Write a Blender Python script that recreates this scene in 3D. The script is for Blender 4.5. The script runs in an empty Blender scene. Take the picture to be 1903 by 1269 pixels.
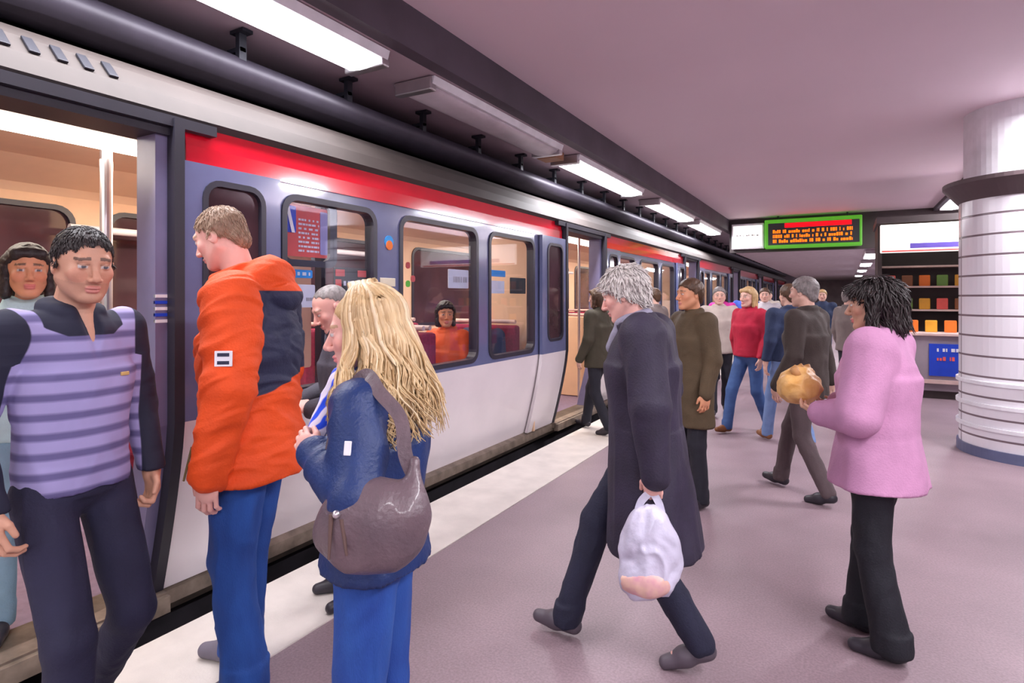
import bpy, bmesh, math, random
import numpy as np
from mathutils import Vector, Matrix
random.seed(7); rng = np.random.default_rng(7)
PI = math.pi
sc = bpy.context.scene
COL = sc.collection

# ------------------------------------------------------------------ camera
YAW = math.atan(618.5/1100)          # the tracks run along +Y, the train stands on -X
cam = bpy.data.cameras.new('camera'); camo = bpy.data.objects.new('camera', cam); COL.objects.link(camo)
camo.location = (0, 0, 1.58); camo.rotation_euler = (PI/2, 0, YAW)
cam.sensor_width = 36; cam.lens = 36*1100/1903; cam.shift_y = -(634.5-553)/1903
cam.clip_start = 0.05; cam.clip_end = 200
sc.camera = camo
# ------------------------------------------------------------------ world, light, exposure
w = bpy.data.worlds.new('world'); sc.world = w; w.use_nodes = True
w.node_tree.nodes['Background'].inputs[0].default_value = (0.86, 0.78, 0.93, 1)
w.node_tree.nodes['Background'].inputs[1].default_value = 0.55
sc.view_settings.view_transform = 'Standard'; sc.view_settings.look = 'None'
sc.view_settings.exposure = 0.66; sc.view_settings.gamma = 1; sc.view_settings.use_curve_mapping = False

def area(name, loc, sx, sy, power, col=(1, .97, 1), rot=(0, 0, 0)):
    l = bpy.data.lights.new(name, 'AREA'); l.shape = 'RECTANGLE'; l.size = sx; l.size_y = sy
    l.energy = power; l.color = col
    o = bpy.data.objects.new(name, l); COL.objects.link(o); o.location = loc; o.rotation_euler = rot
    return o
LAMPS_T = [(-6.0, -3.5), (-2.7, -.2), (.5, 2.97), (3.45, 5.7), (6.14, 8.6), (9.5, 12.0), (12.5, 14.9)]
for i, (a, b) in enumerate(LAMPS_T):
    if i != 3:
        if i == 4: b = 7.0
        area('lamp_light', (-2.68, (a+b)/2, 3.07), .2, b-a, 36, (.97, .95, 1))
        area('lamp_light', (1.86, (a+b)/2, 3.32), .2, b-a, 85, (.97, .95, 1))
for y in (17.5, 22, 27, 33): area('lamp_light', (.6, y, 2.58), .2, 2.4, 60, (.97, .95, 1))  # fill lights added to lift the dark hall past the bulkhead
for k in range(0, 7):
    area('carriage_light', (-4.25, 1.05+5.85*k+2, 2.46), .25, 5.0, 52, (1, .86, .7))

# ------------------------------------------------------------------ materials
def mat(name, c, rough=.55, metal=0, var=.06, vs=6, bump=0, bs=40, coat=0, emit=None, es=0, c2=None, spec=.5, stretch=None, attr=None, sheen=0, alpha=1):
    m = bpy.data.materials.new(name); m.use_nodes = True; nt = m.node_tree; N = nt.nodes; L = nt.links
    bs_ = N['Principled BSDF']
    bs_.inputs['Roughness'].default_value = rough; bs_.inputs['Metallic'].default_value = metal
    bs_.inputs['Coat Weight'].default_value = coat; bs_.inputs['Coat Roughness'].default_value = .08
    bs_.inputs['Specular IOR Level'].default_value = spec
    if sheen: bs_.inputs['Sheen Weight'].default_value = sheen
    tc = N.new('ShaderNodeTexCoord'); src = tc.outputs['Object']
    if stretch:
        mp = N.new('ShaderNodeMapping'); mp.inputs['Scale'].default_value = stretch; L.new(src, mp.inputs[0]); src = mp.outputs[0]
    nz = N.new('ShaderNodeTexNoise'); nz.inputs['Scale'].default_value = vs; nz.inputs['Detail'].default_value = 5
    L.new(src, nz.inputs['Vector'])
    rp = N.new('ShaderNodeValToRGB'); rp.color_ramp.elements[0].position = .3; rp.color_ramp.elements[1].position = .7
    cc = c2 if c2 else tuple(x*(1-2*var) for x in c)
    rp.color_ramp.elements[0].color = (*cc, 1); rp.color_ramp.elements[1].color = (*[min(1, x*(1+(0 if c2 else var))) for x in c], 1)
    L.new(nz.outputs['Fac'], rp.inputs[0]); out = rp.outputs[0]
    if attr:
        at = N.new('ShaderNodeAttribute'); at.attribute_name = attr
        mx = N.new('ShaderNodeMixRGB'); mx.blend_type = 'MULTIPLY'; mx.inputs[0].default_value = 1
        L.new(out, mx.inputs[1]); L.new(at.outputs['Color'], mx.inputs[2]); out = mx.outputs[0]
    L.new(out, bs_.inputs['Base Color'])
    if bump:
        n2 = N.new('ShaderNodeTexNoise'); n2.inputs['Scale'].default_value = bs; n2.inputs['Detail'].default_value = 4
        L.new(src, n2.inputs['Vector'])
        b = N.new('ShaderNodeBump'); b.inputs['Strength'].default_value = bump; b.inputs['Distance'].default_value = .01
        L.new(n2.outputs['Fac'], b.inputs['Height']); L.new(b.outputs[0], bs_.inputs['Normal'])
    if emit:
        bs_.inputs['Emission Color'].default_value = (*emit, 1); bs_.inputs['Emission Strength'].default_value = es
    return m

def wave_mat(name, c1, c2, scale, axis='Z', rough=.8, sharp=.15, bias=.5, bump=0, distort=0):
    m = mat(name, c1, rough, var=.03); nt = m.node_tree; N = nt.nodes; L = nt.links
    tc = N.new('ShaderNodeTexCoord'); wv = N.new('ShaderNodeTexWave'); wv.wave_type = 'BANDS'; wv.bands_direction = axis
    wv.inputs['Scale'].default_value = scale; wv.inputs['Distortion'].default_value = distort
    L.new(tc.outputs['Object'], wv.inputs[0])
    rp = N.new('ShaderNodeValToRGB'); e = rp.color_ramp.elements
    e[0].position = bias-sharp; e[1].position = bias+sharp; e[0].color = (*c2, 1); e[1].color = (*c1, 1)
    L.new(wv.outputs['Fac'], rp.inputs[0]); L.new(rp.outputs[0], N['Principled BSDF'].inputs['Base Color'])
    if bump:
        b = N.new('ShaderNodeBump'); b.inputs['Strength'].default_value = bump; b.inputs['Distance'].default_value = .02
        L.new(rp.outputs[0], b.inputs['Height']); L.new(b.outputs[0], N['Principled BSDF'].inputs['Normal'])
    return m

def glass_mat(name, tint=(.93, .95, 1), amt=.12, rough=.02):
    m = bpy.data.materials.new(name); m.use_nodes = True; nt = m.node_tree; N = nt.nodes; L = nt.links
    N.remove(N['Principled BSDF'])
    tr = N.new('ShaderNodeBsdfTransparent'); tr.inputs[0].default_value = (*tint, 1)
    gl = N.new('ShaderNodeBsdfGlossy'); gl.inputs['Roughness'].default_value = rough
    fr = N.new('ShaderNodeLayerWeight'); fr.inputs['Blend'].default_value = .5
    pw_ = N.new('ShaderNodeMath'); pw_.operation = 'POWER'; pw_.inputs[1].default_value = 4; L.new(fr.outputs['Facing'], pw_.inputs[0])
    ma = N.new('ShaderNodeMath'); ma.operation = 'MULTIPLY_ADD'; ma.inputs[1].default_value = .6; ma.inputs[2].default_value = .04; L.new(pw_.outputs[0], ma.inputs[0])
    mx = N.new('ShaderNodeMixShader')
    L.new(ma.outputs[0], mx.inputs[0]); L.new(tr.outputs[0], mx.inputs[1]); L.new(gl.outputs[0], mx.inputs[2])
    L.new(mx.outputs[0], N['Material Output'].inputs[0])
    return m

def floor_mat():
    m = mat('platform_floor', (.285, .205, .23), .5, var=.1, vs=1.3, bump=.06, bs=180)
    nt = m.node_tree; N = nt.nodes; L = nt.links; b = N['Principled BSDF']
    old = b.inputs['Base Color'].links[0].from_socket
    tc = N.new('ShaderNodeTexCoord'); v = N.new('ShaderNodeTexNoise'); v.inputs['Scale'].default_value = 90; v.inputs['Detail'].default_value = 3
    L.new(tc.outputs['Object'], v.inputs[0])
    rp = N.new('ShaderNodeValToRGB'); rp.color_ramp.elements[0].position = .35; rp.color_ramp.elements[1].position = .65
    rp.color_ramp.elements[0].color = (.85, .85, .85, 1); rp.color_ramp.elements[1].color = (1.1, 1.08, 1.1, 1)
    L.new(v.outputs['Fac'], rp.inputs[0])
    mx = N.new('ShaderNodeMixRGB'); mx.blend_type = 'MULTIPLY'; mx.inputs[0].default_value = 1
    L.new(old, mx.inputs[1]); L.new(rp.outputs[0], mx.inputs[2]); L.new(mx.outputs[0], b.inputs['Base Color'])
    return m

def tile_mat():
    m = mat('column_tiles', (.82, .8, .84), .22, var=.03); nt = m.node_tree; N = nt.nodes; L = nt.links; b = N['Principled BSDF']
    tc = N.new('ShaderNodeTexCoord'); sp = N.new('ShaderNodeSeparateXYZ'); L.new(tc.outputs['Object'], sp.inputs[0])
    at = N.new('ShaderNodeMath'); at.operation = 'ARCTAN2'; L.new(sp.outputs['Y'], at.inputs[0]); L.new(sp.outputs['X'], at.inputs[1])
    ml = N.new('ShaderNodeMath'); ml.operation = 'MULTIPLY'; ml.inputs[1].default_value = .6; L.new(at.outputs[0], ml.inputs[0])
    cb = N.new('ShaderNodeCombineXYZ'); L.new(ml.outputs[0], cb.inputs[0]); L.new(sp.outputs['Z'], cb.inputs[1])
    br = N.new('ShaderNodeTexBrick'); br.offset = 0; br.inputs['Scale'].default_value = 1
    br.inputs['Brick Width'].default_value = .9; br.inputs['Row Height'].default_value = .2; br.inputs['Mortar Size'].default_value = .012
    br.inputs['Mortar Smooth'].default_value = .4
    br.inputs['Color1'].default_value = (.83, .81, .85, 1); br.inputs['Color2'].default_value = (.79, .77, .82, 1); br.inputs['Mortar'].default_value = (.2, .15, .17, 1)
    L.new(cb.outputs[0], br.inputs['Vector']); L.new(br.outputs['Color'], b.inputs['Base Color'])
    bp = N.new('ShaderNodeBump'); bp.inputs['Strength'].default_value = .6; bp.invert = True; bp.inputs['Distance'].default_value = .01
    L.new(br.outputs['Fac'], bp.inputs['Height']); L.new(bp.outputs[0], b.inputs['Normal'])
    return m

M = dict(
    floor=floor_mat(), strip=mat('edge_strip_stone', (.66, .6, .55), .55, var=.06, vs=5, bump=.1, bs=120),
    ceil=mat('ceiling_paint', (.78, .65, .72), .7, var=.02, vs=.6), dark=mat('dark_fascia', (.075, .06, .08), .6, var=.15, vs=2),
    soffit=mat('soffit_panel', (.42, .33, .38), .55, var=.05, vs=2), black=mat('tunnel_black', (.018, .014, .02), .9, var=.2),
    duct=mat('duct_dark_metal', (.05, .042, .06), .45, metal=.2, var=.1), bracket=mat('bracket_steel', (.02, .02, .03), .5, metal=.3),
    tiles=tile_mat(), white=mat('white_enamel', (.82, .82, .86), .35), tube=mat('lit_tube', (1, 1, 1), .4, emit=(.93, .93, 1), es=7),
    tube_off=mat('unlit_diffuser', (.6, .53, .58), .4),
    red=mat('train_red', (.72, .004, .022), .16, var=.02, coat=.8), grey=mat('train_slate_blue', (.15, .17, .32), .22, var=.04, coat=.6),
    twhite=mat('train_white', (.86, .8, .82), .3, var=.03, vs=2, coat=.3), roof=mat('train_roof', (.055, .042, .038), .7, var=.1, vs=3),
    sill=mat('train_sill', (.3, .24, .19), .45, metal=.3, var=.2, vs=12), rubber=mat('black_rubber', (.02, .018, .03), .5),
    beige=mat('interior_beige', (.86, .58, .38), .5, var=.03), beige2=mat('interior_ceiling', (.9, .66, .46), .5, var=.02),
    ifloor=mat('interior_floor', (.25, .19, .3), .5, var=.1, vs=20), burg=mat('seat_burgundy', (.3, .015, .06), .75, var=.12, vs=40, bump=.2, bs=200),
    steel=mat('brushed_steel', (.62, .58, .6), .3, metal=.85), lilac=mat('lilac_grab_rail', (.36, .33, .6), .35),
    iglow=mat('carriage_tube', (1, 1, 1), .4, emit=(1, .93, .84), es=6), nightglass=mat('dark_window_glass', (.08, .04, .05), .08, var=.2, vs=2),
    glass=glass_mat('window_glass'), frame=mat('window_seal', (.03, .028, .045), .35),
    blue=mat('sign_blue', (.01, .06, .6), .4), cyan=mat('sticker_cyan', (.02, .35, .85), .4), pred=mat('poster_red', (.85, .12, .1), .5),
    pwhite=mat('sign_white', (.85, .85, .9), .45), pdark=mat('route_map_dark', (.04, .045, .045), .3), orangeM=mat('orange_print', (.9, .2, .02), .5),
    green=mat('board_green', (.07, .25, .02), .5, emit=(.1, .5, .02), es=.35), ledred=mat('led_red', (.8, 0, 0), .5, emit=(1, .0, .005), es=1.3),
    ledor=mat('led_orange', (.8, .2, 0), .5, emit=(1, .13, .0), es=1.2), signlit=mat('backlit_sign', (1, 1, 1), .4, emit=(1, .93, .86), es=.8),
    brown=mat('brown_box', (.28, .12, .05), .6), shelfm=mat('kiosk_shelf', (.75, .55, .5), .5), kdark=mat('kiosk_dark', (.05, .035, .035), .6),
    purple=mat('purple_print', (.12, .08, .4), .4), yel=mat('snack_yellow', (.85, .4, .03), .4), farw=mat('far_wall', (.36, .3, .34), .7, var=.12, vs=2),
)

# ------------------------------------------------------------------ small mesh helpers
def link(name, me, parent=None, m=None):
    o = bpy.data.objects.new(name, me); COL.objects.link(o)
    if parent: o.parent = parent
    if m is not None:
        for x in (m if isinstance(m, (list, tuple)) else [m]): me.materials.append(x)
    return o
def bmobj(name, bm, m, parent=None, smooth=False):
    me = bpy.data.meshes.new(name); bmesh.ops.recalc_face_normals(bm, faces=bm.faces); bm.to_mesh(me); bm.free()
    if smooth:
        for p in me.polygons: p.use_smooth = True
    return link(name, me, parent, m)
def box(bm, x0, x1, y0, y1, z0, z1, bev=0):
    r = bmesh.ops.create_cube(bm, size=1); vs = r['verts']
    bmesh.ops.scale(bm, vec=(x1-x0, y1-y0, z1-z0), verts=vs); bmesh.ops.translate(bm, vec=((x0+x1)/2, (y0+y1)/2, (z0+z1)/2), verts=vs)
    if bev:
        es = list({e for v in vs for e in v.link_edges}); bmesh.ops.bevel(bm, geom=es, offset=bev, segments=2, affect='EDGES', profile=.5)
def cyl(bm, p0, p1, r, r2=None, seg=16):
    p0 = Vector(p0); p1 = Vector(p1); d = p1-p0
    mtx = Matrix.Translation((p0+p1)/2) @ d.to_track_quat('Z', 'Y').to_matrix().to_4x4()
    bmesh.ops.create_cone(bm, cap_ends=True, segments=seg, radius1=r, radius2=r if r2 is None else r2, depth=d.length, matrix=mtx)
def boxobj(name, b, m, parent=None, bev=0):
    bm = bmesh.new(); box(bm, *b, bev=bev); return bmobj(name, bm, m, parent)
def cylobj(name, p0, p1, r, m, parent=None, seg=16):
    bm = bmesh.new(); cyl(bm, p0, p1, r, seg=seg); return bmobj(name, bm, m, parent, smooth=False)
def extrude_prof(bm, pts, y0, y1, closed=True):       # pts are (x, z); runs along Y
    a = [bm.verts.new((x, y0, z)) for x, z in pts]; b = [bm.verts.new((x, y1, z)) for x, z in pts]
    n = len(pts)
    for i in range(n if closed else n-1):
        j = (i+1) % n; bm.faces.new((a[i], a[j], b[j], b[i]))
    if closed: bm.faces.new(a); bm.faces.new(b[::-1])
def rrect(y0, y1, z0, z1, r, n=5):
    out = []
    for cy, cz, a0 in ((y1-r, z1-r, 0), (y0+r, z1-r, PI/2), (y0+r, z0+r, PI), (y1-r, z0+r, 1.5*PI)):
        for k in range(n+1):
            a = a0+PI/2*k/n; out.append((cy+r*math.cos(a), cz+r*math.sin(a)))
    return out
def holed_panel(bm, x, th, outer, holes):             # panel in the YZ plane at x, thickness th to -X, with holes
    loops = [outer]+holes; layers = []
    for xx in (x, x-th):
        es = []; vl = []
        for lp in loops:
            vs = [bm.verts.new((xx, p[0], p[1])) for p in lp]; vl.append(vs)
            for i in range(len(vs)): es.append(bm.edges.new((vs[i], vs[(i+1) % len(vs)])))
        bmesh.ops.triangle_fill(bm, use_beauty=True, use_dissolve=False, edges=es)
        layers.append(vl)
    for l0, l1 in zip(*layers):
        n = len(l0)
        for i in range(n):
            j = (i+1) % n; bm.faces.new((l0[i], l0[j], l1[j], l1[i]))
def ring(bm, x0, x1, outer, inner):                   # frame between two matching loops
    A = [[bm.verts.new((x, p[0], p[1])) for p in lp] for lp in (outer, inner) for x in (x0, x1)]
    n = len(outer); o0, o1, i0, i1 = A
    for k in range(n):
        j = (k+1) % n
        bm.faces.new((o0[k], o0[j], i0[j], i0[k])); bm.faces.new((o1[j], o1[k], i1[k], i1[j]))
        bm.faces.new((o0[j], o0[k], o1[k], o1[j])); bm.faces.new((i0[k], i0[j], i1[j], i1[k]))
def slab(bm, x0, x1, loop):
    a = [bm.verts.new((x0, p[0], p[1])) for p in loop]; b = [bm.verts.new((x1, p[0], p[1])) for p in loop]; n = len(loop)
    bm.faces.new(a); bm.faces.new(b[::-1])
    for i in range(n):
        j = (i+1) % n; bm.faces.new((a[i], a[j], b[j], b[i]))
def thing(name, label, cat, loc=(0, 0, 0), rz=0, group=None):
    o = bpy.data.objects.new(name, None); COL.objects.link(o); o.location = loc; o.rotation_euler = (0, 0, rz)
    o.empty_display_size = .1; o['label'] = label; o['category'] = cat
    if group: o['group'] = group
    return o
def tag(o, label, cat, group=None):
    o['label'] = label; o['category'] = cat
    if group: o['group'] = group
    return o
def struct(o): o['kind'] = 'structure'; return o
def cp(o, parent, dy=0, deep=True):
    c = o.copy(); COL.objects.link(c); c.parent = parent; c.location = (o.location.x, o.location.y+dy, o.location.z)
    if deep:
        for ch in o.children: cp(ch, c)
    return c

# ------------------------------------------------------------------ the setting
T0, T1 = -7, 44
struct(boxobj('floor', (-2.756, 7.5, T0, T1, -1.1, 0), M['floor']))
struct(boxobj('trim_1', (-2.77, -2.197, T0, T1, -.08, .006), M['strip']))
struct(boxobj('floor_2', (-7.5, -2.756, T0, T1, -1.4, -1.1), M['black']))
struct(boxobj('ceiling', (-2.5, 7.5, T0, 15.2, 3.47, 3.6), M['ceil']))
struct(boxobj('trim_2', (-2.56, -2.45, T0, T1, 3.19, 3.62), M['dark']))
struct(boxobj('ceiling_2', (-3.75, -2.56, T0, T1, 3.19, 3.24), M['soffit']))
struct(boxobj('ceiling_3', (-7.5, -3.75, T0, T1, 3.75, 3.85), M['black']))
struct(boxobj('trim_3', (-3.8, -3.75, T0, T1, 3.19, 3.85), M['black']))
struct(boxobj('wall_left', (-7.6, -7.5, T0, T1, -1.4, 3.85), M['black']))
struct(boxobj('wall_right', (7.5, 7.6, T0, T1, 0, 3.6), M['farw']))
struct(boxobj('wall_back', (-7.6, 7.6, T1, T1+.15, -1.4, 3.85), M['farw']))
struct(boxobj('trim_4', (-2.45, 7.5, 15.2, 15.4, 2.67, 3.6), M['kdark']))
struct(boxobj('ceiling_4', (-2.45, 7.5, 15.4, T1, 2.72, 2.8), mat('far_ceiling', (.62, .56, .62), .6)))
struct(boxobj('shade_strip', (1.62, 1.70, T0, 15.2, 3.40, 3.47), M['dark']))  # dark strip modelled in place of the shade line beside the right lamps
struct(boxobj('trim_6', (2.25, 2.5, T0, 15.2, 3.05, 3.47), M['ceil']))

# cable duct hung under the soffit by brackets
duct = thing('cable_duct', 'long dark rounded cable duct hanging under the soffit above the train roof', 'cable duct', (-3.3, 0, 2.86))
bm = bmesh.new(); pts = [(.17*math.cos(a)*(1 if math.cos(a) > 0 else 1.2), .1+.1*math.sin(a)) for a in np.linspace(0, 2*PI, 20, endpoint=False)]
extrude_prof(bm, pts, -5, 40); bmobj('casing', bm, M['duct'], duct, smooth=True)
hb = None
for k in range(-3, 40):
    y = 2.31+.883*k
    if hb is None:
        bm = bmesh.new(); box(bm, .11, .145, -.025, .025, .1, .32); box(bm, .02, .145, -.02, .02, .2, .225); box(bm, .07, .19, -.035, .035, .305, .325)
        hb = bmobj('bracket', bm, M['bracket'], duct); hb.location = (0, y, 0)
    else:
        c = hb.copy(); COL.objects.link(c); c.parent = duct; c.location = (0, y, 0)

# fluorescent lamps
def lamp(x, z, y0, y1, lit, label):
    t = thing('fluorescent_lamp', label, 'lamp', (x, (y0+y1)/2, z), 0, 'fluorescent lamps over the platform')
    h = (y1-y0)/2
    bm = bmesh.new(); extrude_prof(bm, [(-.19, 0), (.19, 0), (.17, -.055), (-.17, -.055)], -h, h); bmobj('housing', bm, M['white'], t)
    bm = bmesh.new(); extrude_prof(bm, [(-.15, -.055)]+[(.15*math.cos(a), -.055-.045*math.sin(a)) for a in np.linspace(PI, 0, 8)][1:-1]+[(.15, -.055)], -h+.05, h-.05)
    bmobj('diffuser', bm, M['tube'] if lit else M['tube_off'], t, smooth=True)
    boxobj('end_cap', (-.17, .17, -h-.02, -h+.05, -.1, 0), M['steel'], t, .01); boxobj('end_cap', (-.17, .17, h-.05, h+.02, -.1, 0), M['steel'], t, .01)
ordw = ['just outside the near edge of the photo', 'behind the camera', 'nearest, above the orange jacket', 'unlit one between the nearest and the next lit lamp',
        'second lit one from the camera', 'third lit one from the camera', 'farthest one before the departure board']
for i, (a, b) in enumerate(LAMPS_T):
    if i >= 2: lamp(-2.77, 3.185, a, b, i != 3, ('long fluorescent lamp under the soffit by the train, '+ordw[i]) if i != 3 else 'unlit fluorescent lamp under the soffit, between two lit ones')
    if i >= 2 and i != 3: lamp(1.86, 3.46, a, 7.0 if i == 4 else b, True, 'fluorescent lamp on the ceiling right of the platform, '+['', '', 'nearest of the row', '', 'shorter one just before the tiled column', 'just past the tiled column', 'farthest of the row'][i])
for y, w_ in ((17.5, 'nearest'), (22, 'second'), (27, 'third'), (33, 'last')): lamp(.6, 2.715, y-1.2, y+1.2, True, w_+' of the lamps added to brighten the low hall beyond the departure board')  # added fixtures that go with the far hall's fill lights
tag(boxobj('junction_box', (-2.95, -2.72, 5.8, 6.02, 3.10, 3.19), M['brown'], bev=.01), 'small brown box under the soffit at the end of a lamp', 'junction box')

# tiled column
col = thing('tiled_column', 'thick round column clad in white tiles at the right edge of the platform', 'column', (1.65, 7.75, 0))
bm = bmesh.new(); cyl(bm, (0, 0, .1), (0, 0, 2.57), .6, seg=64); bmobj('shaft', bm, M['tiles'], col, smooth=False)
bm = bmesh.new(); cyl(bm, (0, 0, 0), (0, 0, .1), .62, seg=64); bmobj('plinth', bm, mat('plinth_blue', (.12, .14, .25), .4), col)
bm = bmesh.new(); cyl(bm, (0, 0, 2.56), (0, 0, 2.72), .61, .74, seg=64); cyl(bm, (0, 0, 2.72), (0, 0, 2.76), .74, .74, seg=64); bmobj('collar', bm, mat('collar_brown', (.10, .07, .075), .5), col)
bm = bmesh.new(); cyl(bm, (0, 0, 2.76), (0, 0, 3.47), .56, .56, seg=64); bmobj('column_head', bm, M['white'], col)
for z in (.28, .5, .72):
    bm = bmesh.new(); cyl(bm, (0, 0, z), (0, 0, z+.035), .625, seg=64); bmobj('steel_band', bm, M['white'], col)

# departure board and lit panels on the bulkhead
bd = thing('departure_board', 'hanging electronic departure board with red and orange lines in a green frame', 'departure board', (-.65, 15.0, 2.72))
boxobj('case', (-.98, .98, -.12, .12, 0, .66), M['green'], bd, bev=.02)
boxobj('screen', (-.9, .93, -.13, -.12, .07, .57), M['pdark'], bd)
def dashes(z, h, x0, x1, y, seed):
    r = random.Random(seed); bm = bmesh.new(); x = x0
    while x < x1:
        wd = r.uniform(.015, .05); box(bm, x, min(x+wd, x1), y-.006, y, z, z+h*r.choice((1, 1, .7))); x += wd+r.choice((.012, .012, .05))
    return bm
boxobj('red_bar', (-.55, .78, -.14, -.13, .46, .56), M['ledred'], bd)
for k, z in enumerate((.34, .23, .12)):
    bmobj('text_row', dashes(z, .075, -.8, .8, -.13, k), M['ledor'], bd)
for sx in (-.7, .7): cylobj('hanger', (sx, 0, .64), (sx, 0, .745), .02, M['bracket'], bd)
lp = thing('light_panel', 'white backlit panel left of the departure board', 'light panel', (-2.02, 15.08, 2.74))
boxobj('case', (-.36, .36, -.04, .1, 0, .6), M['white'], lp, bev=.01); boxobj('screen', (-.32, .32, -.05, -.04, .05, .55), M['signlit'], lp)
bmobj('print', dashes(.3, .04, -.25, .25, -.05, 9), M['steel'], lp)

# kiosk
K = thing('kiosk', 'station kiosk with a backlit sign, open shelves and a blue poster on its counter', 'kiosk', (1.5, 11.3, 0))
boxobj('back_wall', (-1.0, 1.6, 1.3, 1.36, 0, 2.85), M['kdark'], K); boxobj('side_wall', (-1.02, -.96, .35, 1.36, 0, 2.85), M['kdark'], K)
boxobj('side_wall', (1.54, 1.6, .35, 1.36, 0, 2.85), M['kdark'], K); boxobj('roof', (-1.05, 1.62, -.05, 1.38, 2.78, 2.88), M['kdark'], K)
sg = boxobj('sign', (-1.0, 1.58, -.05, .03, 2.3, 2.75), M['signlit'], K, bev=.01)
boxobj('sign_stripe', (-.6, 1.3, -.065, -.05, 2.36, 2.44), M['purple'], sg); boxobj('sign_line', (-.98, 1.5, -.06, -.05, 2.31, 2.335), M['pred'], sg)
boxobj('counter', (-.96, 1.55, 0, .35, .12, .98), M['farw'], K, bev=.01)
boxobj('counter_top', (-1.0, 1.6, -.05, .42, .98, 1.03), M['shelfm'], K, bev=.01)
boxobj('kick_board', (-.94, 1.53, .03, .33, 0, .12), M['kdark'], K)
ps = boxobj('poster', (-.35, .75, -.02, 0, .36, .86), M['blue'], K); bmobj('print', dashes(.6, .06, -.25, .6, -.02, 3), M['pred'], ps); bmobj('print', dashes(.74, .05, -.25, .7, -.02, 4), M['pwhite'], ps)
boxobj('poster_rail', (-1.0, 1.58, -.04, -.01, .24, .3), M['shelfm'], K)
for z in (1.35, 1.75, 2.1): boxobj('shelf', (-.95, 1.53, .95, 1.3, z, z+.03), M['shelfm'], K)
pm = [M['yel'], M['orangeM'], M['pred'], mat('snack_green', (.15, .3, .05), .4), mat('snack_brown', (.3, .1, .03), .4)]
i = 0
cols = ['yellow', 'orange', 'red', 'green', 'brown']
for zz, shn, y in ((1.03, 'counter top', .2), (1.38, 'lower shelf', 1.1), (1.78, 'middle shelf', 1.1)):
    for k in range(9):
        x = -.8+k*.25; c = (k*2+i) % 5 if shn != 'counter top' else (k % 2)
        bm = bmesh.new(); box(bm, x-.08, x+.08, y-.03, y+.03, 0, .19, bev=.015)
        for v in bm.verts:
            if v.co.z > .17 or v.co.z < .02: v.co.y = y+(v.co.y-y)*.4
        o = bmobj('snack_packet', bm, pm[c]); o.location = (1.5, 11.3, zz)
        tag(o, '%s snack packet, %s on the kiosk %s' % (cols[c], ['leftmost', 'second from the left', 'third from the left', 'fourth from the left', 'middle one', 'fourth from the right', 'third from the right', 'second from the right', 'rightmost'][k], shn), 'snack packet', 'snack packets on the kiosk %s' % shn)
    i += 1

# ------------------------------------------------------------------ the train
TR = thing('metro_train', 'white and slate blue metro train with a red stripe standing at the platform, doors open', 'train', (0, 0, 0))
WX = -2.85; PER = 5.85; NB = 7
def off(z):                                            # body side profile: widest at the waist, drawn in below it
    return WX-(.18*min(1, (.975-z)/.855)**1.3 if z < .975 else 0)
LOWER = [(off(z), z) for z in np.linspace(.12, .975, 8)]
def lowpan(bm, y0, y1, dx=0, th=.03):
    a = [(x+dx, z) for x, z in LOWER]; b = [(x+dx-th, z) for x, z in reversed(LOWER)]
    extrude_prof(bm, a+b, y0, y1)
# one bay, repeated
bay = []
def reg(o): bay.append(o); return o
B0 = 2.30; B1 = 5.65
bm = bmesh.new(); lowpan(bm, 1.74, B1+.58, th=.05); reg(bmobj('lower_panel', bm, M['twhite'], TR, smooth=False))
wins = [(2.36, 3.11), (3.40, 4.42), (4.65, 5.52)]
bm = bmesh.new()
holed_panel(bm, WX, .06, [(1.74, .975), (6.23, .975), (6.23, 2.25), (1.74, 2.25)], [rrect(a, b, 1.03, 2.17, .09) for a, b in wins])
reg(bmobj('upper_panel', bm, M['grey'], TR))
bm = bmesh.new(); extrude_prof(bm, [(WX+.012, 2.25), (WX+.012, 2.34), (WX, 2.44), (WX-.06, 2.44), (WX-.06, 2.25)], 1.76, 6.22); reg(bmobj('red_stripe', bm, M['red'], TR))
for a, b in wins:
    bm = bmesh.new(); ring(bm, WX+.012, WX-.07, rrect(a-.025, b+.025, 1.005, 2.195, .11), rrect(a+.012, b-.012, 1.042, 2.158, .08))
    f = reg(bmobj('window', bm, M['frame'], TR))
    bm = bmesh.new(); slab(bm, WX-.02, WX-.028, rrect(a, b, 1.03, 2.17, .09)); bmobj('pane', bm, M['glass'], f)
# door leaves (slid open in front of the body) : right one at y 1.70..2.30, left one at 5.62..6.25
for y0, y1, e in ((1.70, 2.29, 'a'), (5.64, 6.27, 'b')):
    d = reg(bpy.data.objects.new('door', None)); COL.objects.link(d); d.parent = TR
    bm = bmesh.new()
    holed_panel(bm, WX+.05, .035, [(y0, .975), (y1, .975), (y1, 2.25), (y0, 2.25)], [rrect(y0+.14, y1-.12, 1.12, 2.16, .08)])
    bmobj('leaf', bm, M['grey'], d)
    bm = bmesh.new(); lowpan(bm, y0, y1, dx=.05, th=.035); bmobj('leaf_lower', bm, M['twhite'], d)
    bm = bmesh.new(); ring(bm, WX+.058, WX+.008, rrect(y0+.12, y1-.10, 1.10, 2.18, .1), rrect(y0+.15, y1-.13, 1.13, 2.15, .07)); bmobj('seal', bm, M['frame'], d)
    bm = bmesh.new(); slab(bm, WX+.03, WX+.024, rrect(y0+.14, y1-.12, 1.12, 2.16, .08)); bmobj('pane', bm, M['nightglass'], d)
    ye = y0 if e == 'a' else y1
    bm = bmesh.new(); extrude_prof(bm, [(off(z)+.06, z) for z in np.linspace(.12, 2.44, 20)]+[(off(z)+.0, z) for z in np.linspace(2.44, .12, 20)], ye-.025, ye+.025)
    bmobj('rubber_edge', bm, M['rubber'], d)
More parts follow.
